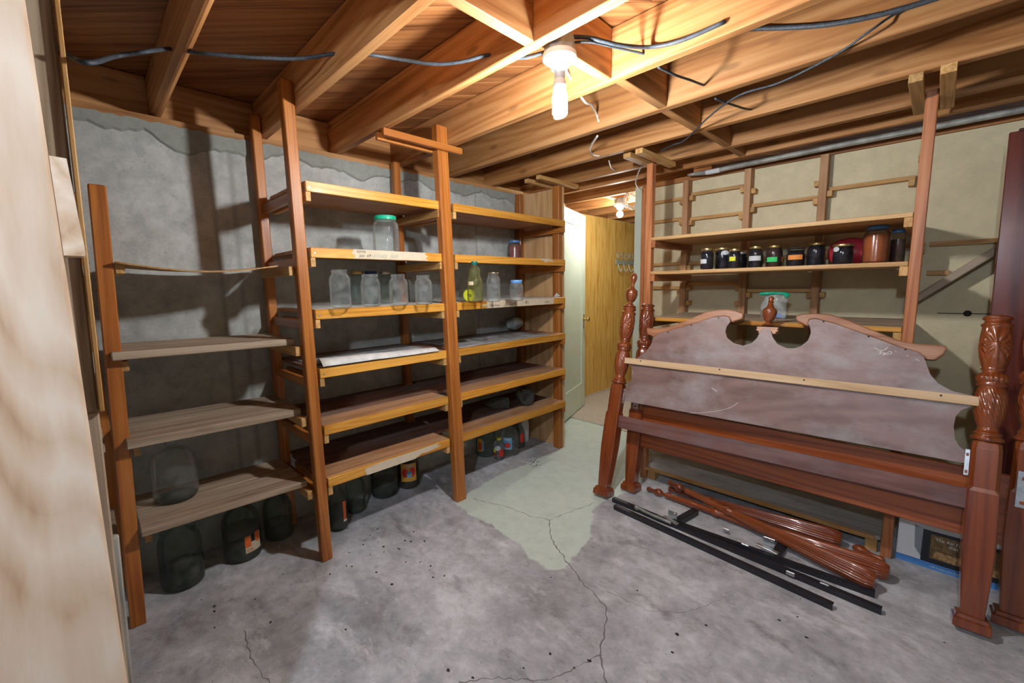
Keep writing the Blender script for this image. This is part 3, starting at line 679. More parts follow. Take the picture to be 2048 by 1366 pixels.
def loc(par, mw, name, x0,x1,y0,y1,z0,z1,mat,bev=.002):
    return link(name, boxmesh(name,x1-x0,y1-y0,z1-z0,bev), mat, par, mw@Matrix.Translation(((x0+x1)/2,(y0+y1)/2,(z0+z1)/2)))
UP = [(1272.5,717),(1291,704.6),(1301.5,689.6),(1307.7,673.8),(1320.9,666),(1350,658),(1382.4,649),(1410,640),(1433.4,633.4),(1449,632),(1458,635),(1461,643),(1453.6,652.7),(1450.6,663.3),(1454.4,675.6),(1466.8,686),(1486,691.4),(1503.7,686),(1514.2,675.6),(1519.5,665),(1523,659),(1532.7,656),(1541.5,660.6),(1545,673.8),(1554.6,688),(1574,696.7),(1590,696.5),(1602,692),(1616,681),(1621.7,666),(1620.6,655),(1616,647),(1619.5,639.5),(1630.5,637.8),(1667.9,647),(1733.8,670.3),(1799.7,694.5),(1837,705.4),(1848,714),(1852.4,727.4),(1861,749.4),(1876.5,767),(1905,782.3),(1944,791)]
DN = [(1942,813),(1922.7,819.7),(1911.7,832.8),(1907.3,852.6),(1909.5,876.8),(1918,892),(1933,904),(1933,927),(1600,866),(1249,802),(1250,779),(1262,763.5),(1265.5,744),(1262.9,733.6),(1256,727)]
PN = poly(HM, UP+DN, -.012)
for q in PN: q.x = min(max(q.x,.026),HWd-.026)
back = prism('back_panel', PN, (0,1,0), .016, 'hardboard', H, HM)
ML = poly(HM, [(1291.9,656),(1324.4,656),(1352.5,649),(1380.6,637),(1408.7,624.6),(1433.4,619.3),(1456,618.5),(1473.8,622),(1487,626.4),(1485,637),(1473.8,641.3),(1463,645),(1458,635),(1449,632),(1433.4,633.4),(1382.4,649),(1320.9,666),(1308,673.8),(1294,668)], -.012)
MR = poly(HM, [(1590,632),(1604,627.5),(1630.5,626),(1661,628.6),(1694,638.4),(1733.8,655),(1766.7,668),(1799.7,681),(1832.6,687.4),(1892,691),(1895,696.7),(1887.5,708.7),(1872,719.7),(1852,718.6),(1848,714),(1837,705.4),(1799.7,694.5),(1733.8,670.3),(1667.9,647),(1630.5,637.8),(1619.5,639.5),(1616,652.7),(1593,641.7)], -.012)
for poly_ in (ML, MR):
    pc = prism('pediment_moulding', poly_, (0,1,0), .050, 'mahog_lt', H, HM)
    md = pc.modifiers.new('bevel','BEVEL'); md.width = .006; md.segments = 2; md.limit_method = 'ANGLE'
# crown block, urn finial
cb = poly(HM, [(1513,653),(1557,655),(1554,660),(1557,662),(1551,664),(1552,667),(1546,668),(1541.5,660.6),(1532.7,656),(1523,659),(1519,667),(1516,665),(1518,662),(1512,660),(1515,656)], -.014)
prism('crown_block', cb, (0,1,0), .04, 'mahog_lt', H, HM)
u0 = onplane(HM, 1536, 652, .005); u1 = onplane(HM, 1540, 592, .005); uh = u1.z-u0.z
UR = [(.026,0),(.028,.02),(.022,.05),(.011,.10),(.010,.13),(.022,.2),(.030,.33),(.034,.46),(.034,.50),(.029,.52),(.030,.55),(.018,.62),(.012,.72),(.010,.77),(.014,.79),(.012,.82),(.010,.85),(.013,.91),(.009,.97),(.001,1.)]
lathe('urn_finial', [(r,z*uh) for r,z in UR], 'mahog_z', H, HM@Matrix.Translation((u0.x,.005,u0.z)), 28)
# battens and rails
a = onplane(HM,1256,721.5,-.02); b = onplane(HM,1947,802,-.02)
mb = HM@Matrix()
o = board('batten', HM@Vector((.03,-.021,a.z)), HM@Vector((HWd-.03,-.021,b.z)), .036,.018,'bare',H, HM.to_3x3()@Vector((0,-1,0)))
a = onplane(HM,1240,843,-.0); b = onplane(HM,1933,996,-.0)
board('lower_rail', HM@Vector((.03,-.004,a.z)), HM@Vector((HWd-.03,-.004,b.z)), .075,.022,'mahog_dull',H, HM.to_3x3()@Vector((0,-1,0)))
def screw(par, mw, x, y, z, r=.004): lathe('screw', [(r,0),(r,.001),(.0005,.0014)], 'ink', par, axes(mw@Vector((x,y,z)), mw.to_3x3()@Vector((1,0,0)), mw.to_3x3()@Vector((0,-1,0))), 8)
for px,py in ((1281,722),(1439,739),(1608,760),(1882,791)):
    q = onplane(HM,px,py,-.031); screw(H,HM,q.x,-.0305,q.z)
for px,py in ((1336,664.5),(1382.5,650.5),(1437,635.5),(1647,643),(1737,673),(1811,699)):
    q = onplane(HM,px,py,-.013); screw(H,HM,q.x,-.0125,q.z)
def scribble(pts, w, mat='chalk'):
    P_ = [q for q in poly(HM, pts, -.0130)]; path = crv(P_,5); vs, fs = [], []
    for i,p in enumerate(path):
        d = path[min(len(path)-1,i+1)]-path[max(0,i-1)]; s = Vector((-d.z,0,d.x)).normalized()*w; vs += [p+s,p-s]
        if i: fs.append((2*i-2,2*i-1,2*i+1,2*i))
    link('chalk_mark', pymesh('chalk_mark',vs,fs), mat, H, HM)
scribble([(1749,695),(1757,700),(1768,700),(1776,694)],.0012); scribble([(1754,704),(1764,703),(1758,708),(1770,705),(1766,710),(1780,703),(1783,707),(1770,709)],.0011)
scribble([(1380,826),(1420,824),(1452,818),(1468,811),(1476,805)],.0011); scribble([(1424,776),(1431,781),(1434,782)],.0018); scribble([(1790,702),(1793,704)],.001); scribble([(1813,711),(1817,712)],.001); scribble([(1831,718),(1839,721)],.001)
# steel hook plates on the posts
def plate(par, mw, x, y, z, h=.10, w=.028):
    p_ = link('hook_plate', boxmesh('hook_plate',w,.003,h,.0008), 'steel', par, mw@Matrix.Translation((x,y,z)))
    for dz in (-.36,.30): link('slot', boxmesh('slot',w*.55,.0012,.012,.0003), 'mahog', p_, mw@Matrix.Translation((x,y-.0021,z+dz*h)))
    return p_
plate(H,HM,HWd-.048,-.012,.60,.10,.014); plate(H,HM,.05,-.012,.62,.09,.012)
# footboard behind
FO, FE = Vector((-1.29,2.335,.008)), Vector((.285,2.335,.008)); FM = leanframe(FO, FE, 8.4); FWd = (FE-FO).length
G = thing('footboard', (0,0,0), 'mahogany footboard with carved posts and a wide glossy board, leaning behind the headboard','footboard', mw=FM)
bedpost(G, FM, 0, False); bedpost(G, FM, FWd, False)
a = onplane(FM,1279,893,-.01); b = onplane(FM,1932,1072,-.01); zb = (a.z+b.z)/2
loc(G,FM,'board',.03,FWd-.03,-.011,.011,zb,zb+.27,'mahog',.004)
plate(G,FM,.0,-.0415,.575,.115,.036); plate(G,FM,FWd,-.0415,.515,.135,.05)
# ================================================================== LOOSE FLUTED POSTS
def flute_z(L): 
    return [(.010,0),(.020,.004),(.020,.02),(.015,.03),(.018,.05),(.019,L*.14),(.022,L*.15),(.022,L*.165),(.018,L*.18),(.0185,L*.27),(.025,L*.28),(.025,L*.30),(.019,L*.31),(.022,L*.40),(.029,L*.6),(.037,L*.8),(.041,L*.92),(.040,L*.965),(.034,L*.99),(.028,L)]
def fluted(p0, p1, fin, label):
    p0, p1 = Vector(p0), Vector(p1); L = (p1-p0).length
    Z = (p1-p0).normalized(); X = Z.cross(Vector((0,0,1))).normalized(); mw = axes(p0, X, Z)
    t = thing('fluted_bedpost', (0,0,0), label, 'bedpost', 'fluted posts lying on the floor', mw=mw)
    lathe('shaft', fine(flute_z(L),.012), 'mahog_z', t, mw, 168, lambda z,a: 1+(.10*(abs(math.sin(10*a))-.6) if z > L*.315 and z < L*.992 else 0), True, 60)
    if fin:
        lathe('finial', [(.012,.0),(.012,-.008),(.008,-.018),(.018,-.030),(.024,-.044),(.022,-.060),(.013,-.074),(.010,-.092),(.014,-.106),(.015,-.114),(.011,-.124),(.001,-.128)][::-1], 'mahog_z', t, mw, 24)
A0, A1 = FZ(1332,990,.023), FZ(1779,1146,.043)
fluted(A0, A1, True, 'fluted mahogany bedpost with urn finial lying flat between the other two')
B0, B1 = FZ(1372,981,.074), FZ(1752,1166,.044)
fluted(B0, B1, True, 'fluted mahogany bedpost with urn finial resting across the others')
C0, C1 = FZ(1338,977,.023), FZ(1684,1080,.043)
fluted(C0, C1, False, 'fluted mahogany bedpost without finial lying nearest the low shelf')
fp = FZ(1712,1096,.019); fd = FZ(1742,1109,.012)-fp; L_ = fd.length
mw = axes(fp-fd*.25, fd.normalized().cross(Vector((0,0,1))), fd)
tag(lathe('loose_finial', [(.006,0),(.015,.008),(.0225,.025),(.022,.04),(.014,.055),(.009,.075),(.009,.09),(.013,.10),(.0135,.112),(.008,.12),(.001,.123)], 'mahog_z', None, mw, 24),'small turned mahogany finial lying loose beside the fluted posts','finial')
# ================================================================== METAL BED FRAME (angle irons)
BF = thing('metal_bed_frame', FZ(1480,1110), 'folded black angle-iron bed frame with zinc clamps on the floor','bed frame')
def angle_iron(p, q, name='angle_iron', s=.025, flip=1):
    a, b = FZ(*p), FZ(*q); d = (b-a).normalized(); n = Vector((-d.y,d.x,0))*flip; t = .003
    sec = [(0,0),(t,0),(t,s-t),(s,s-t),(s,s),(0,s)]
    vs = [a+n*u+Vector((0,0,w+.0005)) for u,w in sec]+[b+n*u+Vector((0,0,w+.0005)) for u,w in sec]
    k = 6; fs = [(i,(i+1)%k,(i+1)%k+k,i+k) for i in range(k)]+[(0,1,2,3,4,5)[::-1],(6,7,8,9,10,11)]
    return link(name, pymesh(name,vs,fs), 'black_iron', BF)
angle_iron((1227,1019),(1664,1222)); angle_iron((1224,1004),(1762,1231)); angle_iron((1352,1054),(1749,1197))
for p in ((1320,1040),(1452,1068),(1490,1100),(1580,1156),(1648,1180)):
    q = FZ(*p); bx('rivet_plate', q.x-.016,q.x+.016,q.y-.004,q.y+.003,.012,.030,'steel',BF)
def clamp(p0, p1, arm0, arm1):
    a, b = FZ(*p0,.026), FZ(*p1,.026); d = b-a
    board('clamp_bar', a+Vector((0,0,.006)), b+Vector((0,0,.006)), .022,.007,'steel',BF)
    c = (a+b)/2; board('clamp_plate', c+Vector((0,.02,.008)), c+Vector((0,.02,.052)), .05,.004,'steel',BF, (0,1,0))
    lathe('rivet', [(.009,0),(.009,.006),(.004,.010),(.0005,.011)], 'steel', BF, Matrix.Translation(c+Vector((.015,.012,.042))), 12)
    a, b = FZ(*arm0,.032), FZ(*arm1,.032); board('cross_arm', a, b, .034,.004,'black_iron',BF,(0,0,1)); board('cross_arm_lip', a+Vector((.017,0,-.014)), b+Vector((.017,0,-.014)), .028,.003,'black_iron',BF,(1,0,0))
clamp((1328,1034),(1356,1051),(1345,1044),(1391,1018)); clamp((1514,1090),(1556,1110),(1552,1104),(1566,1083))
rp = [FZ(1274,1015,.03),FZ(1300,1028,.03),FZ(1342,1046,.03)]
tube('caster_rod', rp, .0075, 'galv', BF, None, 3, 10); 
lathe('rod_knob', [(.001,-.015),(.010,-.012),(.0145,-.003),(.0145,.004),(.009,.012),(.001,.015)], 'galv', BF, Matrix.Translation(rp[0]), 18)
# ================================================================== OVEN BOX
BXX = thing('cardboard_box', (.2,2.72,0), 'white and blue printed appliance box behind the bedposts on the floor','box')
X0,X1,Y0,Y1,BH = -.048,.45,2.575,2.70,.36
bx('carton', X0,X1,Y0,Y1,.0,BH,'boxwhite',BXX,.002)
def face(name, pts, mat, k=1): return prism(name, [(x,Y0-.0003*k,z) for x,z in pts], (0,-1,0), .0003, mat, BXX)
def fpx(px,py): q = FY(px,py,Y0); return (q.x,q.z)
face('blue_band', [(X0,.001),(X1,.001),(X1,.032),(X0,.032)], 'boxblue')
ov = thing  # (keeps names short below)
q0, q1 = fpx(1846,1056), fpx(1844,1115)
face('oven_side', [fpx(1830,1048),fpx(1847,1058),fpx(1845,1118),fpx(1829,1093)], 'boxgrey')
q = fpx(1847,1057); w = fpx(1850,1122)
face('oven_front', [(q[0],w[1]),(X1-.03,w[1]),(X1-.03,q[1]),(q[0],q[1])], 'boxdark',2)
q2 = fpx(1863,1068); q3 = fpx(1860,1128)
face('oven_window', [(q2[0],w[1]+.022),(X1-.06,w[1]+.022),(X1-.06,q2[1]),(q2[0],q2[1])], 'boxbrown',3)
face('food_print', [(q2[0]+.01,w[1]+.03),(q2[0]+.06,w[1]+.024),(X1-.07,w[1]+.024),(X1-.07,w[1]+.055),(q2[0]+.08,w[1]+.058),(q2[0]+.02,w[1]+.06)], 'boxfood',4)
def btxt(body, x, z, s, mat='white'): text('box_lettering', body, s, mat, BXX, axes((x,Y0-.0022,z),(1,0,0),(0,-1,0)))
btxt('The Air Fr', fpx(1870,1088)[0], q2[1]-.024, .0185); btxt('that', fpx(1896,1104)[0], q2[1]-.044, .0185)
btxt('Life keeps you bus', fpx(1858,1142)[0], .012, .0125)
# ================================================================== CABLES
def cable(pts, r, mat, label, name='electrical_cable', sub=6): return tag(tube(name, pts, r, mat, None, None, sub, 8), label, 'cable')
YA = JY[1], JY[2], JY[3], JY[4]
c1 = [Vector((-2.08,.02,2.10)),FY(165,124,.06),FY(230,113,.14),FY(300,102,.22),FY(342,98,JY[1])]
c1 += [FY(395,105,JY[1]+.045),FY(470,112,.44),FY(560,117,.57),FY(610,116,.64),FY(667,108,JY[2])]
c1 += [FY(728,108,JY[2]+.045),FY(790,117,.87),FY(870,128,.98),FY(930,122,1.05),FY(978,110,JY[3]),FY(1040,116,1.16),FY(1092,104,1.19)]
cable(c1, .0062, 'black_cable', 'black cable threaded through the joists towards the bare lamp')
LB = Vector((-.952,1.20,0))
c2 = [LB+Vector((.03,.0,2.10)),FY(1180,76,1.28),FY(1240,90,1.38),FY(1300,94,JY[4]-.014),FY(1360,82,JY[4]-.010),FY(1440,48,JY[4]-.008),FY(1446,44,JY[4]+.005)]
cable(c2, .0068, 'black_cable', 'thick black cable stapled to the joist beside the lamp')
c3 = [LB+Vector((.03,.01,2.085)),FY(1180,84,1.28),FY(1230,95,1.40),FY(1284,107,JY[4]-.006),FY(1287,112,JY[4]+.004)]
cable(c3, .004, 'black_cable', 'thin black wire running from the lamp box to a joist staple')
c4_ = [FY(1316,134,JY[4]+.06),FY(1350,150,1.66),FY(1380,160,1.78),FY(1407,170,JY[5]-.006),FY(1410,166,JY[5]+.004)]
cable(c4_, .0045, 'black_cable', 'short black wire ending at a staple on the second joist after the lamp')
c5 = [FY(1430,197,JY[5]+.06),FY(1460,208,2.08),FY(1500,219,JY[6]-.006),FY(1508,206,JY[6]+.004)]
cable(c5, .0045, 'black_cable', 'short black wire ending at a staple on the third joist after the lamp')
c6 = [FY(1480,58,JY[5]-.03),FY(1560,56,JY[5]-.012),FY(1650,50,JY[5]-.010),FY(1740,34,JY[5]-.010),FY(1830,10,JY[5]-.010),FY(1920,-20,JY[5]-.010)]
cable(c6, .0085, 'black_cable', 'thick frayed black cable fixed along the side of a joist')
c7 = [FY(1860,0,JY[5]-.012),FY(1790,28,JY[5]-.012),FZ(1740,62,ZJ+.02),FZ(1670,110,ZJ-.004),FZ(1560,165,ZJ-.006),FZ(1480,190,ZJ-.005),FZ(1420,232,ZJ-.005),FZ(1370,280,ZJ-.005),FZ(1345,290,ZJ-.005),FZ(1322,302,ZJ-.005)]
cable(c7, .004, 'black_cable', 'thin black wire strung diagonally under the joists')
w1 = [FY(1120,120,1.42),FY(1165,198,1.62),FY(1183,210,1.75),FY(1193,228,JY[5]-.012),FY(1198,244,JY[5]+.003)]
cable(w1, .0055, 'white_cable', 'white cable looping behind the lamp into a joist')
w2 = [FY(1195,272,JY[5]+.055),FY(1184,288,2.10),FY(1180,300,2.20),FY(1186,310,2.28),FY(1199,312,JY[6]+.002)]
cable(w2, .005, 'white_cable', 'white cable hooking down between two joists')
w3 = [FY(1218,322,JY[6]+.06),FY(1222,334,2.60),FY(1231,343,JY[7]+.002)]
cable(w3, .004, 'white_cable', 'short pale wire poking from a joist above the doorway')
w4 = [FY(1282,331,2.62),FY(1276,350,2.7),FY(1272,368,2.9),FY(1276,376,3.1)]
w4 = [FY(px,py,y) for px,py,y in ((1284,330,2.66),(1277,345,2.72),(1272,362,2.8),(1274,372,2.9),(1281,379,3.0))]
cable(w4, .0045, 'white_cable', 'white cord dropping from the tie strip to the green jamb')
ctr = Vector((-1.93,3.42,2.005)); loop = []
rr = random.Random(5)
for i in range(30):
    a = i*.9; loop.append(ctr+Vector((.07*math.cos(a)+rr.uniform(-.02,.02), .03*math.sin(a*.7), .06*math.sin(a)+rr.uniform(-.015,.015))))
loop = [FY(1275,392,3.3)]+loop+[FY(1275,412,3.32)]
cable(loop, .004, 'white_cable', 'coiled bundle of white wire hanging by the green jamb')
# ================================================================== LAMPS
def lamp(name, loc, bulbmat, label, kind, zbase=2.062):
    x, y = loc; t = thing(name, (x,y,zbase), label, 'lamp')
    mv = Matrix.Translation((x,y,0)); zb = zbase
    lathe('junction_box', [(.052,zb-.002),(.052,zb+.04),(.050,zb+.045)], 'galv', t, mv, 8, None, True, 20)
    lathe('lamp_holder', [(.026,zb-.052),(.030,zb-.046),(.034,zb-.034),(.046,zb-.028),(.056,zb-.020),(.056,zb-.006),(.052,zb-.002)], 'white', t, mv, 32)
    if kind == 'cfl':
        lathe('socket_adapter', [(.016,zb-.080),(.018,zb-.076),(.018,zb-.056),(.020,zb-.052)], 'whiteplastic', t, mv, 20)
        lathe('bulb_base', [(.020,zb-.118),(.022,zb-.112),(.021,zb-.092),(.016,zb-.0805)], 'whiteplastic', t, mv, 24)
        pts = []; n = 90
        for s in (0,1):
            for i in range(n+1):
                a = i/n*2*math.pi*3.5+s*math.pi; q = i/n; pts.append(Vector((.019*math.cos(a)*(1-.15*(q<.08)), .019*math.sin(a)*(1-.15*(q<.08)), zb-.124-q*.072)))
            if s == 0: h1 = pts; pts = []
        h2 = pts
        path = h1+[Vector((0,0,zb-.198))]+h2[::-1]
        link('spiral_tube', tubemesh('spiral_tube', path, .0062, 8), bulbmat, t, mv, True)
    else:
        lathe('bulb_base', [(.013,zb-.075),(.014,zb-.052)], 'whiteplastic', t, mv, 16)
        lathe('bulb', [(.002,zb-.128),(.018,zb-.124),(.029,zb-.108),(.030,zb-.094),(.022,zb-.080),(.0135,zb-.0755)], bulbmat, t, mv, 24)
    return t
lamp('bare_bulb_lamp', (LB.x,LB.y), 'bulb_main', 'bare spiral bulb in a white porcelain holder between the joists', 'cfl')
lamp('bare_bulb_lamp', (-2.165,3.62), 'bulb_hall', 'bare round bulb in a white holder on the hall ceiling', 'a', 2.045)
lamp('bare_bulb_lamp', (0.05,-.68), 'bulb_unseen', 'added bare spiral bulb, out of view, in a white holder on the ceiling behind the framing board', 'cfl')  # unseen lamp, added to give the second shadow and fill light
# ================================================================== HOOK RACK in the hall
HK = thing('hook_rack', (-2.80,4.95,1.55), 'pale green ornamental coat hook rack on the plywood hall wall', 'hook rack')
ya, yb = 4.585, 5.30
board('back_bar', (-2.79,ya,1.565),(-2.79,yb,1.565), .012,.055,'hook',HK)
for i in range(6):
    y = ya+.05+i*.125
    tube('hook', [(-2.785,y,1.545),(-2.775,y,1.49),(-2.755,y,1.455),(-2.735,y,1.462),(-2.73,y,1.485)], .006, 'hook', HK)
    lp = [(-2.79,y+.03*math.sin(a*math.pi/8),1.645+.038*math.cos(a*math.pi/8)) for a in range(17)]
    tube('scroll', lp, .0045, 'hook', HK, None, 2, 6)
    tube('scroll_link', [(-2.79,y+.03,1.645),(-2.79,y+.06,1.64),(-2.79,y+.095,1.645)], .004, 'hook', HK, None, 3, 6)
# ================================================================== NEWSPAPER LINERS, BAG
def sheet(name, xs, ys, z, mat, parent, label, cat, amp=.002, seed=1, group=None, curl=None):
    rnd = random.Random(seed); nx, ny = 12, 40; vs, fs = [], []
    for j in range(ny+1):
        for i in range(nx+1):
            x = xs[0]+(xs[1]-xs[0])*i/nx; y = ys[0]+(ys[1]-ys[0])*j/ny
            zz = z+amp*(.5+.5*math.sin(x*31+seed)*math.sin(y*17+seed*2))+rnd.uniform(0,amp*.4)
            if curl: x, y, zz = curl(i/nx, j/ny, x, y, zz)
            vs.append((x,y,zz))
    for j in range(ny):
        for i in range(nx): a = j*(nx+1)+i; fs.append((a,a+1,a+nx+2,a+nx+1))
    o = link(name, pymesh(name,vs,fs), mat, parent, None, True)
    md = o.modifiers.new('solid','SOLIDIFY'); md.thickness = .0008; md.offset = 1
    return tag(o,label,cat,group)
sheet('newspaper_liner',(-2.45,-2.015),(.745,1.45),LZ[2]+.0002,'paper',None,'white newspaper lining the shelf under the open mason jars','newspaper',.0012,2)
sheet('newspaper_liner',(-2.45,-2.015),(1.55,2.565),LZ[2]+.0002,'paper',None,'newspaper lining the shelf under the yellow lidded jar','newspaper',.0012,4)
p3 = [Vector((-2.02,2.52,LZ[2]+.0026)),Vector((-2.10,2.565,LZ[2]+.0026)),Vector((-2.07,2.562,LZ[2]+.034)),Vector((-2.03,2.555,LZ[2]+.010))]
tag(prism('paper_corner', p3, (.4,-.6,.7), .0008, 'paper'),'turned-up torn corner of newspaper at the plywood end','newspaper')
def roll(u,v,x,y,z):
    if u > .62:
        k = (u-.62)/.38; z += .036*math.sin(k*math.pi)*(1-.55*v)+.006*(1-v)*k; x += .02*k
    return x,y,z
sheet('newspaper_liner',(-2.44,-2.02),(.75,1.44),LZ[3]+.0005,'greypaper',None,'dark grey newspaper lining the shelf below the open mason jars','newspaper',.0015,6)
sheet('folded_newspaper',(-2.20,-2.0),(.752,1.40),LZ[3]+.0035,'paper',None,'curled pale newspaper folded over along the shelf front','newspaper',.002,8,None,roll)
sheet('newspaper_liner',(-2.44,-2.0),(1.56,2.40),LZ[3]+.0005,'greypaper',None,'grey newspaper on the shelf under the crumpled plastic bag','newspaper',.003,9)
def blob(name, c, s, mat, seed, label, cat, amp=.25, sub=3):
    bm = bmesh.new(); bmesh.ops.create_icosphere(bm, subdivisions=sub, radius=1); rnd = random.Random(seed)
    ph = [Vector((rnd.uniform(-4,4),rnd.uniform(-4,4),rnd.uniform(-4,4))) for _ in range(7)]
    for v in bm.verts:
        d = sum(abs(math.sin(v.co.dot(p)+p.x)) for p in ph)/7; q = v.co*(1-amp+2*amp*d*.9); v.co = Vector((q.x*s[0],q.y*s[1],q.z*s[2]))
    zm = min(v.co.z for v in bm.verts)
    for v in bm.verts: v.co.z -= zm
    me = bpy.data.meshes.new(name); bm.to_mesh(me); bm.free()
    return tag(link(name, me, mat, None, Matrix.Translation(c), True), label, cat)
M['crumple'] = plain('crumpled_plastic', (.42,.48,.47), .3, noise=.3, scale=25, bump=.5)
p = FZ(1030,662,LZ[3]); blob('crumpled_bag', (p.x,p.y,LZ[3]+.0045), (.05,.075,.05), 'crumple', 3, 'crumpled clear plastic bag lying on the newspaper shelf','plastic bag',.3)
# ================================================================== JARS
def camang(x, y): return math.atan2(-y, -x)
def mason(r, h, nr, nh):  # outer profile: radius, height, neck radius, neck height
    return [(r*.80,0),(r*.95,.004),(r,.014),(r,h-nh-r*.55),(r*.97,h-nh-r*.35),(r*.86,h-nh-r*.13),(nr*1.03,h-nh),(nr,h-nh+.004),(nr*1.05,h-nh*.6),(nr,h-nh*.5),(nr*1.05,h-nh*.32),(nr,h-nh*.2),(nr,h)]
def patch(parent, mw, r, z0, z1, a0, a1, mat, name='label_patch', n=8):
    vs, fs = [], []
    for i in range(n+1):
        a = a0+(a1-a0)*i/n; vs += [(r*math.cos(a),r*math.sin(a),z0),(r*math.cos(a),r*math.sin(a),z1)]
    for i in range(n): fs.append((2*i,2*i+2,2*i+3,2*i+1))
    return link(name, pymesh(name,vs,fs), mat, parent, mw, True)
def disc(parent, mw, r, zc, ac, ra, rz, mat, name='label_print', n=14):
    vs = [(r*math.cos(ac),r*math.sin(ac),zc)]+[(r*math.cos(ac+ra*math.cos(2*math.pi*i/n)),r*math.sin(ac+ra*math.cos(2*math.pi*i/n)),zc+rz*math.sin(2*math.pi*i/n)) for i in range(n)]
    return link(name, pymesh(name,vs,[(0,1+i,1+(i+1)%n) for i in range(n)]), mat, parent, mw)
def jar(pos, prof, label, glassmat='glass', lid=None, contents=None, labels=(), cat='jar', group=None, name='glass_jar', rot=None, seg=32):
    """lid=(material, radius, height, z); contents=(material, fill height)"""
    pos = Vector(pos); mw = Matrix.Translation(pos)
    if rot is not None: mw = mw@rot
    t = thing(name, (0,0,0), label, cat, group, mw=mw)
    g = lathe('glass_body', prof, glassmat, t, mw, seg, None, False, 50)
    b = [(0.0005,.002),(prof[0][0],.0)]
    lathe('glass_base', [(.0006,.003),(prof[0][0]*.7,.003),(prof[0][0],.0002)], glassmat, t, mw, seg, None, False)
    if contents:
        m_, hf = contents; pr = [(max(.001,prof[0][0]-.003),.0035)]+[(q-.003,z) for q,z in prof[1:] if .004 < z < hf]+[(np.interp(hf,[z for _,z in prof],[q for q,_ in prof])-.003,hf)]
        lathe('contents', pr, m_, t, mw, seg)
    if lid:
        lm, lr, lh, lz = lid
        lathe('lid', [(lr*.98,lz),(lr,lz+.001),(lr,lz+lh-.002),(lr*.97,lz+lh),(lr*.86,lz+lh),(lr*.84,lz+lh-.0012)], lm, t, mw, seg)
    ca = camang(pos.x,pos.y)
    for (m_, z0, z1, a0, a1) in labels: patch(t, mw, max(q for q,_ in prof)+.0008, z0, z1, ca+a0, ca+a1, m_)
    return t
def place(x0, x1, yb, z, back=0.):
    """base pixel span -> base centre on the surface at height z, and radius"""
    p = FZ((x0+x1)/2, yb, z); r = (x1-x0)/2/pxm((p.x,p.y,z+.05)); n = Vector((p.x,p.y,0)).normalized()
    q = Vector((p.x,p.y,z))+n*(r*.75+back)
    if p.x < -1.9 and z > .3 and p.y > 1.5: q.x = min(q.x, -2.05); q.z += .0008
    return q, r*1.03
# --- open mason jars on the third shelf
z3 = LZ[2]+.0022
for i,(x0,x1,yb,h,lab) in enumerate([(662,704.6,617,.178,'tallest open clear mason jar at the end of the newspaper-lined shelf'),(723.8,763,613,.160,'open clear mason jar with wide mouth, second from the first upright'),(780,817.6,611,.160,'open clear mason jar with embossed sides, third from the first upright'),(830.7,865.7,609,.155,'open clear mason jar with frosted shoulder next to the middle upright')]):
    p, r = place(x0,x1,yb,z3)
    jar(p, mason(r,h,r*(.72 if i!=1 else .82),.022), lab, group='open mason jars')
for i,(xc,lm,lab) in enumerate([(716,'goldlid','dim clear jar with brass lid standing behind the open mason jars'),(744,'darkblue','dim clear jar with dark blue lid standing behind the open mason jars'),(772,'silverlid','dim clear jar with grey lid standing behind the open mason jars')]):
    p = FX(xc,590,-2.33); p.z = z3; r = .042; h = .185
    jar(p, mason(r,h,r*.74,.02), lab, 'glass_dusty', (lm,r*.80,.016,h-.014), group='jars at the back of the third shelf')
# --- big jar with green lid
p, r = place(746,801,503,LZ[1]+.0005,.03); r *= .97
jar(p, [(r*.85,0),(r*.97,.006),(r,.02),(r,.125),(r*.96,.148),(r*.84,.160),(r*.80,.164),(r*.80,.180)], 'large clear jar with bright green lid on the second shelf', lid=('greenlid',r*.84,.02,.168))
# --- red juice jar
p, r = place(1015.7,1042.8,524,LZ[1]+.0005,.02)
jar(p, mason(r,.165,r*.74,.018), 'jar of dark red juice with blue lid on the second shelf', lid=('bluelid',r*.80,.016,.153), contents=('redjuice',.135))
# --- third shelf, second bay
p, r = place(934,968,606,z3,.06); r *= .95
pr = [(r*.85,0),(r*.98,.006),(r,.02),(r,.105),(r*.93,.125),(r*.72,.150),(r*.64,.162),(r*.72,.178),(r*.66,.190),(r*.42,.202),(r*.36,.210),(r*.36,.225)]
jar(p, pr, 'yellowish juice bottle with dark green cap behind the yellow lid', 'glass_yellow', ('dkgreenlid',r*.42,.018,.212), contents=('amber',.008), labels=(('tan',.098,.118,-.9,-.2),), name='juice_bottle', cat='bottle')
p, r = place(974,1001,604,z3)
jar(p, mason(r,.165,r*.74,.02), 'open clear mason jar beside the yellowish juice bottle', lid=('goldlid',r*.745,.004,.163))
p, r = place(1019.7,1046.7,602,z3)
jar(p, mason(r,.118,r*.82,.014), 'short clear jar with bright blue lid near the plywood end', lid=('bluelid',r*.86,.018,.106))
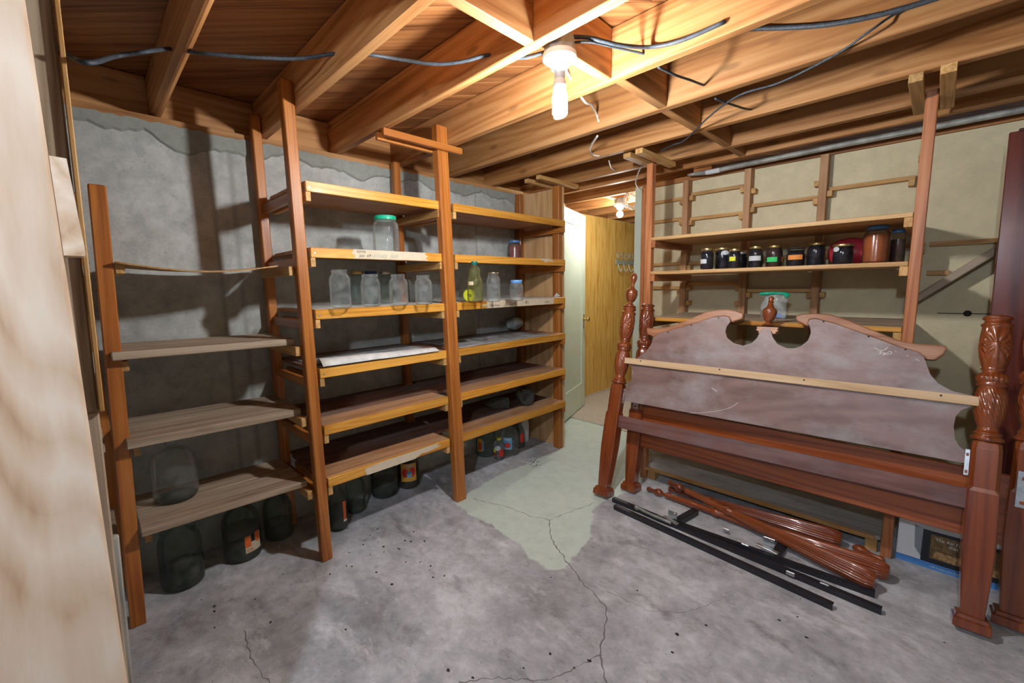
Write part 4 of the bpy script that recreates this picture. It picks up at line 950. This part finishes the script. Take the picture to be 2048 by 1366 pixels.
# jar lying on its side, yellow lid towards the room
lp_ = FX(938.6,592,-2.015); rj = .037; cd = Vector((lp_.x,lp_.y,0)).normalized(); ax = Vector((.93,-.36,0)).normalized()
mwr = axes((0,0,0), Vector((0,0,1)), ax).to_3x3().to_4x4()
base = Vector((lp_.x,lp_.y,z3+rj+.001))-ax*.125
t = jar(base, [(rj*.85,0),(rj*.98,.005),(rj,.015),(rj,.09),(rj*.9,.105),(rj*.86,.112),(rj*.86,.118)], 'jar lying on its side with yellow lid facing out', lid=('yellowlid',rj*.98,.016,.110), rot=mwr, name='lying_jar')
mw = Matrix.Translation(base)@mwr
lathe('lid_face', [(.0005,.1255),(rj*.86,.1255),(rj*.86,.1262),(.0005,.1262)], 'yellowlid', t, mw, 28, None, False)
e = (mw.to_3x3()@Vector((0,0,1))).normalized(); sd_ = e.cross(Vector((0,0,1))).normalized(); c = base+e*.1268; s1 = Vector((0,0,1)).cross(e).normalized()
prism('lid_emblem', [c+s1*u+Vector((0,0,1))*w for u,w in ((-.013,-.004),(.010,-.010),(.013,.004),(-.010,.011))], e, .0003, 'ink', t)
prism('lid_emblem', [c+e*.0004+s1*u+Vector((0,0,1))*w for u,w in ((-.006,-.002),(.006,-.004),(.007,.002),(-.005,.005))], e, .0003, 'yellowlid', t)
# --- dark jug lying on the lowest shelf, and a second
lp_ = FX(1052.8,786,-2.12); rj = .066; ax = Vector((.78,-.62,0)).normalized(); mwr = axes((0,0,0), Vector((0,0,1)), ax).to_3x3().to_4x4()
base = Vector((lp_.x,lp_.y,LZ[5]+rj+.001))
pr = [(rj*.80,0),(rj*.97,.008),(rj,.025),(rj,.13),(rj*.85,.165),(rj*.4,.20),(rj*.3,.215),(rj*.3,.235)]
t = jar(base, pr, 'dark glass jug lying on its side with its round base facing out', 'glass_dusty', contents=None, rot=axes((0,0,0), Vector((0,0,1)), -ax).to_3x3().to_4x4(), name='glass_jug', cat='jug')
lathe('base_ring', [(rj*.45,-.0015),(rj*.78,-.0015),(rj*.80,.002),(rj*.45,.002),(rj*.45,-.0015)], 'blacklid', t, Matrix.Translation(base)@axes((0,0,0), Vector((0,0,1)), -ax).to_3x3().to_4x4(), 28, None, False)
p = Vector((-2.25,2.15,LZ[5]+.041)); 
jar(p+Vector((.06,0,0)), [(.032,0),(.04,.006),(.04,.10),(.03,.13),(.015,.15),(.014,.17)], 'small dim bottle lying beside the dark jug on the lowest shelf','glass_dusty', rot=axes((0,0,0), Vector((0,0,1)), (-.6,-.8,0)).to_3x3().to_4x4(), name='glass_bottle', cat='bottle')
# --- jugs and bottles on the floor under the shelving
def jug(r, h, nr=.02): return [(r*.85,0),(r*.97,.008),(r,.025),(r,h*.58),(r*.96,h*.66),(r*.80,h*.76),(r*.52,h*.85),(nr*1.1,h*.90),(nr,h*.93),(nr,h)]
def fl(x0,x1,yb,h,label,gm='glass_dusty',lid=None,contents=None,labels=(),prof=None,cat='jug',name='glass_jug',back=0.):
    p, r = place(x0,x1,yb,.0008,back); return jar(p, prof(r,h) if prof else jug(r,h), label, gm, lid, contents, labels, cat, None, name), p, r
t,p,r = fl(952.7,992,914,.27,'wide glass jug with a fruit label on the floor below the end bay', labels=(('lab_amber',.05,.15,-.95,-.35),('lab_red',.06,.12,-.8,-.45),('lab_blue',.06,.14,-.34,-.2)))
t,p,r = fl(987.5,1009,920,.18,'slim bottle with red and yellow label on the floor below the end bay','glass',None,None,(('lab_red',.03,.085,.0,1.0),('lab_red',.03,.06,-1.2,-.7),('lab_yellow',.06,.09,-1.2,-.6)),lambda r,h:[(r*.85,0),(r,.006),(r,.115),(r*.8,.135),(r*.42,.15),(r*.42,h)],'bottle','glass_bottle')
patch(t, Matrix.Translation(p), r*.46, .15, .165, 0, 6.28, 'lab_yellow'); disc(t, Matrix.Translation(p), r+.001, .095, camang(p.x,p.y)-.2, .55, .02, 'lab_white')
t,p,r = fl(1002,1038,911,.24,'clear ribbed jug with blue fruit label on the floor below the end bay','glass',None,None,(('lab_blue',.055,.15,-.75,.25),),lambda r,h:[(r*.85,0),(r*.98,.008),(r,.02),(r*1.01,.05),(r,.12),(r*.95,.155),(r*.78,.185),(r*.5,.205),(r*.4,.212),(r*.4,h)])
disc(t, Matrix.Translation(p), r*1.01+.0016, .09, camang(p.x,p.y)-.25, .32, .022, 'lab_red'); patch(t, Matrix.Translation(p), r*1.01+.0016, .128, .142, camang(p.x,p.y)-.6, camang(p.x,p.y)+.1, 'lab_white'); patch(t, Matrix.Translation(p), r*1.01+.0016, .060, .066, camang(p.x,p.y)-.6, camang(p.x,p.y)+.1, 'lab_white')
fl(1030,1049,896,.22,'dim bottle with red label behind the blue labelled jug',labels=(('lab_red',.05,.12,.1,1.),),prof=lambda r,h:[(r*.85,0),(r,.006),(r,.13),(r*.8,.155),(r*.4,.18),(r*.4,h)],cat='bottle',name='glass_bottle')
fl(1037,1058,884,.24,'milky white plastic jug standing furthest in by the plywood end','whiteplastic',prof=lambda r,h:[(r*.85,0),(r,.008),(r,.15),(r*.9,.175),(r*.45,.2),(r*.4,.24)],name='plastic_jug')
fl(660.7,697.5,1062,.26,'dark glass jug with narrow orange label behind the first upright',labels=(('orange_red',.06,.165,.55,.95),('lab_white',.05,.06,.55,1.0)),contents=('water',.12))
fl(695,733,1030,.26,'plain dark glass jug next to the narrow orange label jug',contents=('water',.05),back=.02)
fl(744,797.6,996,.28,'large glass jug half full of murky liquid under the shelving',contents=('water',.10))
t,p,r = fl(797.6,840,977,.27,'dark jug with a big apple label on the floor under the shelving',contents=('brownjam',.14),labels=(('lab_amber',.055,.175,-.75,.75),))
ca = camang(p.x,p.y); mw = Matrix.Translation(p)
disc(t,mw,r+.0016,.115,ca-.32,.30,.030,'lab_red'); disc(t,mw,r+.0016,.118,ca+.36,.28,.032,'lab_red'); patch(t,mw,r+.0022,.085,.125,ca-.12,ca+.25,'lab_blue'); patch(t,mw,r+.0026,.098,.106,ca-.2,ca+.3,'lab_white')
def curved_text(body, r, z, a0, da, size, mat):
    for i,ch in enumerate(body):
        if ch == ' ': continue
        a = a0+da*i; n_ = Vector((math.cos(a),math.sin(a),0)); X = Vector((-math.sin(a),math.cos(a),0))
        text('label_lettering', ch, size, mat, t, mw@axes(n_*(r), X, n_))
        bpy.context.view_layer.update
        C.objects[-1].matrix_basis = C.objects[-1].matrix_basis@Matrix.Translation((0,z,0)) if False else C.objects[-1].matrix_basis
for i,ch in enumerate('TREE'):
    a = ca-.30+.19*i; n_ = Vector((math.cos(a),math.sin(a),0)); X = Vector((-math.sin(a),math.cos(a),0)); text('label_lettering', ch, .026, 'lab_white', t, mw@axes(n_*(r+.0022)+Vector((0,0,.150)), X, n_))
# narrow unit: floor jars and the carboy
t,p,r = fl(326,415,1178,.30,'big open glass jar with ringed mouth on the floor below the weathered planks',prof=lambda r,h:[(r*.85,0),(r*.97,.008),(r,.03),(r,h*.62),(r*.93,h*.74),(r*.80,h*.80),(r*.78,h*.82),(r*.82,h*.85),(r*.78,h*.88),(r*.80,h*.9)],contents=('water',.09),cat='jar',name='glass_jar')
t,p,r = fl(451,528,1122,.30,'dark glass jug with orange and cream label below the weathered planks',contents=('water',.15))
ca = camang(p.x,p.y); mw = Matrix.Translation(p)
patch(t,mw,r+.0008,.045,.130,ca+.10,ca+1.05,'tan'); patch(t,mw,r+.0014,.075,.130,ca+.10,ca+.42,'orange_red'); patch(t,mw,r+.0014,.085,.135,ca+.68,ca+.98,'orange_red'); patch(t,mw,r+.0014,.095,.132,ca+.43,ca+.66,'ink')
for i,ch in enumerate('A.M'):
    a = ca+.14+.10*i; n_ = Vector((math.cos(a),math.sin(a),0)); X = Vector((-math.sin(a),math.cos(a),0)); text('label_lettering', ch, .018, 'orange_red', t, mw@axes(n_*(r+.0014)+Vector((0,0,.052)), X, n_))
fl(531,590,1080,.27,'glass jug part filled with dark liquid beneath the weathered planks',contents=('water',.08))
fl(404,448,1098,.27,'dim glass jug set back between the open jar and the labelled jug',contents=('water',.06),back=.10)
p, r = place(309,403,1004,NZ[3]+.0075)
p.x = max(p.x,-2.38)
jar(p, [(r*.78,0),(r*.92,.006),(r,.03),(r*1.0,.165),(r*.96,.185),(r*.82,.205),(r*.55,.222),(r*.30,.232),(.022,.238),(.022,.270)], 'large clear carboy lying in light on the lowest weathered plank','glass', name='glass_carboy', cat='carboy', contents=('water',.012))
# --- jars of preserves on the right-hand shelf
z2 = RZ[1]+.0005
def pj(x0,x1,yb,ytop,lab,lid,cont='darkjam',labels=(),neck=.80,back=0.,fill=.86):
    p, r = place(x0,x1,yb,z2,back); 
    top = FY((x0+x1)/2,ytop,p.y); h = max(.06,top.z-z2)
    lidm, lh = lid
    return jar(p, mason(r,h-.002,r*neck,.016), lab, 'glass_clean', (lidm,r*neck*1.08,lh,h-lh) if lidm else None, (cont,h*fill) if cont else None, labels, 'jar', 'jars of preserves'), p, r, h
pj(1400,1427.6,539,497,'dark preserve jar with gold lid and pale label at the end of the row',('goldlid',.014),labels=(('lab_white',.035,.06,-1.25,-.1),))
t,p,r,h = pj(1428.5,1459,539,496,'dark preserve jar with gold lid and oval label near the end of the row',('goldlid',.014),neck=.92)
disc(t,Matrix.Translation(p),r+.001,.098,camang(p.x,p.y)+.35,.55,.013,'lab_white')
pj(1455,1482,537,498,'dark preserve jar with yellow label behind the small silver lidded jar',('goldlid',.014),labels=(('lab_yellow',.045,.07,-.9,.1),),back=.07)
pj(1468,1494,538.5,505,'small dark preserve jar with silver lid in front of the yellow label',('silverlid',.012),neck=.9)
pj(1495.5,1525,537,493,'dark preserve jar with gold lid and wide white label',('goldlid',.015),labels=(('lab_white',.045,.072,-1.1,.7),))
pj(1530,1564,536,491,'brown preserve jar with gold lid and green label',('goldlid',.015),'brownjam',(('lab_green',.035,.062,-.95,.35),('lab_orange',.035,.062,1.0,1.4)))
pj(1571,1609,534.5,496,'dark preserve jar with orange label and no metal lid showing',('blacklid',.004),labels=(('lab_orange',.042,.068,-.9,.75),),neck=.93)
pj(1611,1649,533.5,485.6,'dark preserve jar with gold lid and no label',('goldlid',.016))
t,p,r,h = pj(1663,1705,531,488.5,'squat dark preserve jar with gold lid and white oval label',('goldlid',.013),neck=.94)
disc(t,Matrix.Translation(p),r+.001,.085,camang(p.x,p.y)-.75,.38,.013,'lab_white')
pj(1722,1777,528,453,'tall jar of amber liquid with blue lid beside the right upright',('bluelid',.017),'amber',neck=.74,fill=.78)
pj(1775,1809,527,459,'tall dark jar with blue lid wedged against the right upright',('bluelid',.016),'brownjam',neck=.78,back=.03,fill=.7)
blob('red_bag', (-.36,2.985,z2), (.10,.07,.075), 'redcloth', 9, 'red bundled bag behind the tall amber jar','bag',.16)
# zip bag with green seal on the lower shelf
zb_ = thing('zip_bag', (-.72,2.86,RZ[2]), 'clear zip bag with green seal and blue contents on the lower shelf','plastic bag')
zx = FY(1545,645,2.80).x
vs, fs = [], []
for j in range(9):
    for i in range(7):
        u = i/6-.5; w = j/8; vs.append((zx+u*(.13-.02*w)+.006*math.sin(w*9), 2.80+.015*math.sin(u*9+w*5)+.02*w, RZ[2]+.001+w*.135))
for j in range(8):
    for i in range(6): a = j*7+i; fs.append((a,a+1,a+8,a+7))
o = link('bag_film', pymesh('bag_film',vs,fs), 'film', zb_, None, True); md = o.modifiers.new('s','SOLIDIFY'); md.thickness = .012; md.offset = 1
tube('seal_strip', [(zx-.075,2.81,RZ[2]+.140),(zx-.03,2.80,RZ[2]+.145),(zx+.03,2.83,RZ[2]+.143),(zx+.07,2.80,RZ[2]+.137),(zx+.06,2.78,RZ[2]+.126)], .0085, 'greenlid', zb_)
bx('blue_packet', zx-.01,zx+.045,2.806,2.812,RZ[2]+.004,RZ[2]+.03,'blue',zb_)
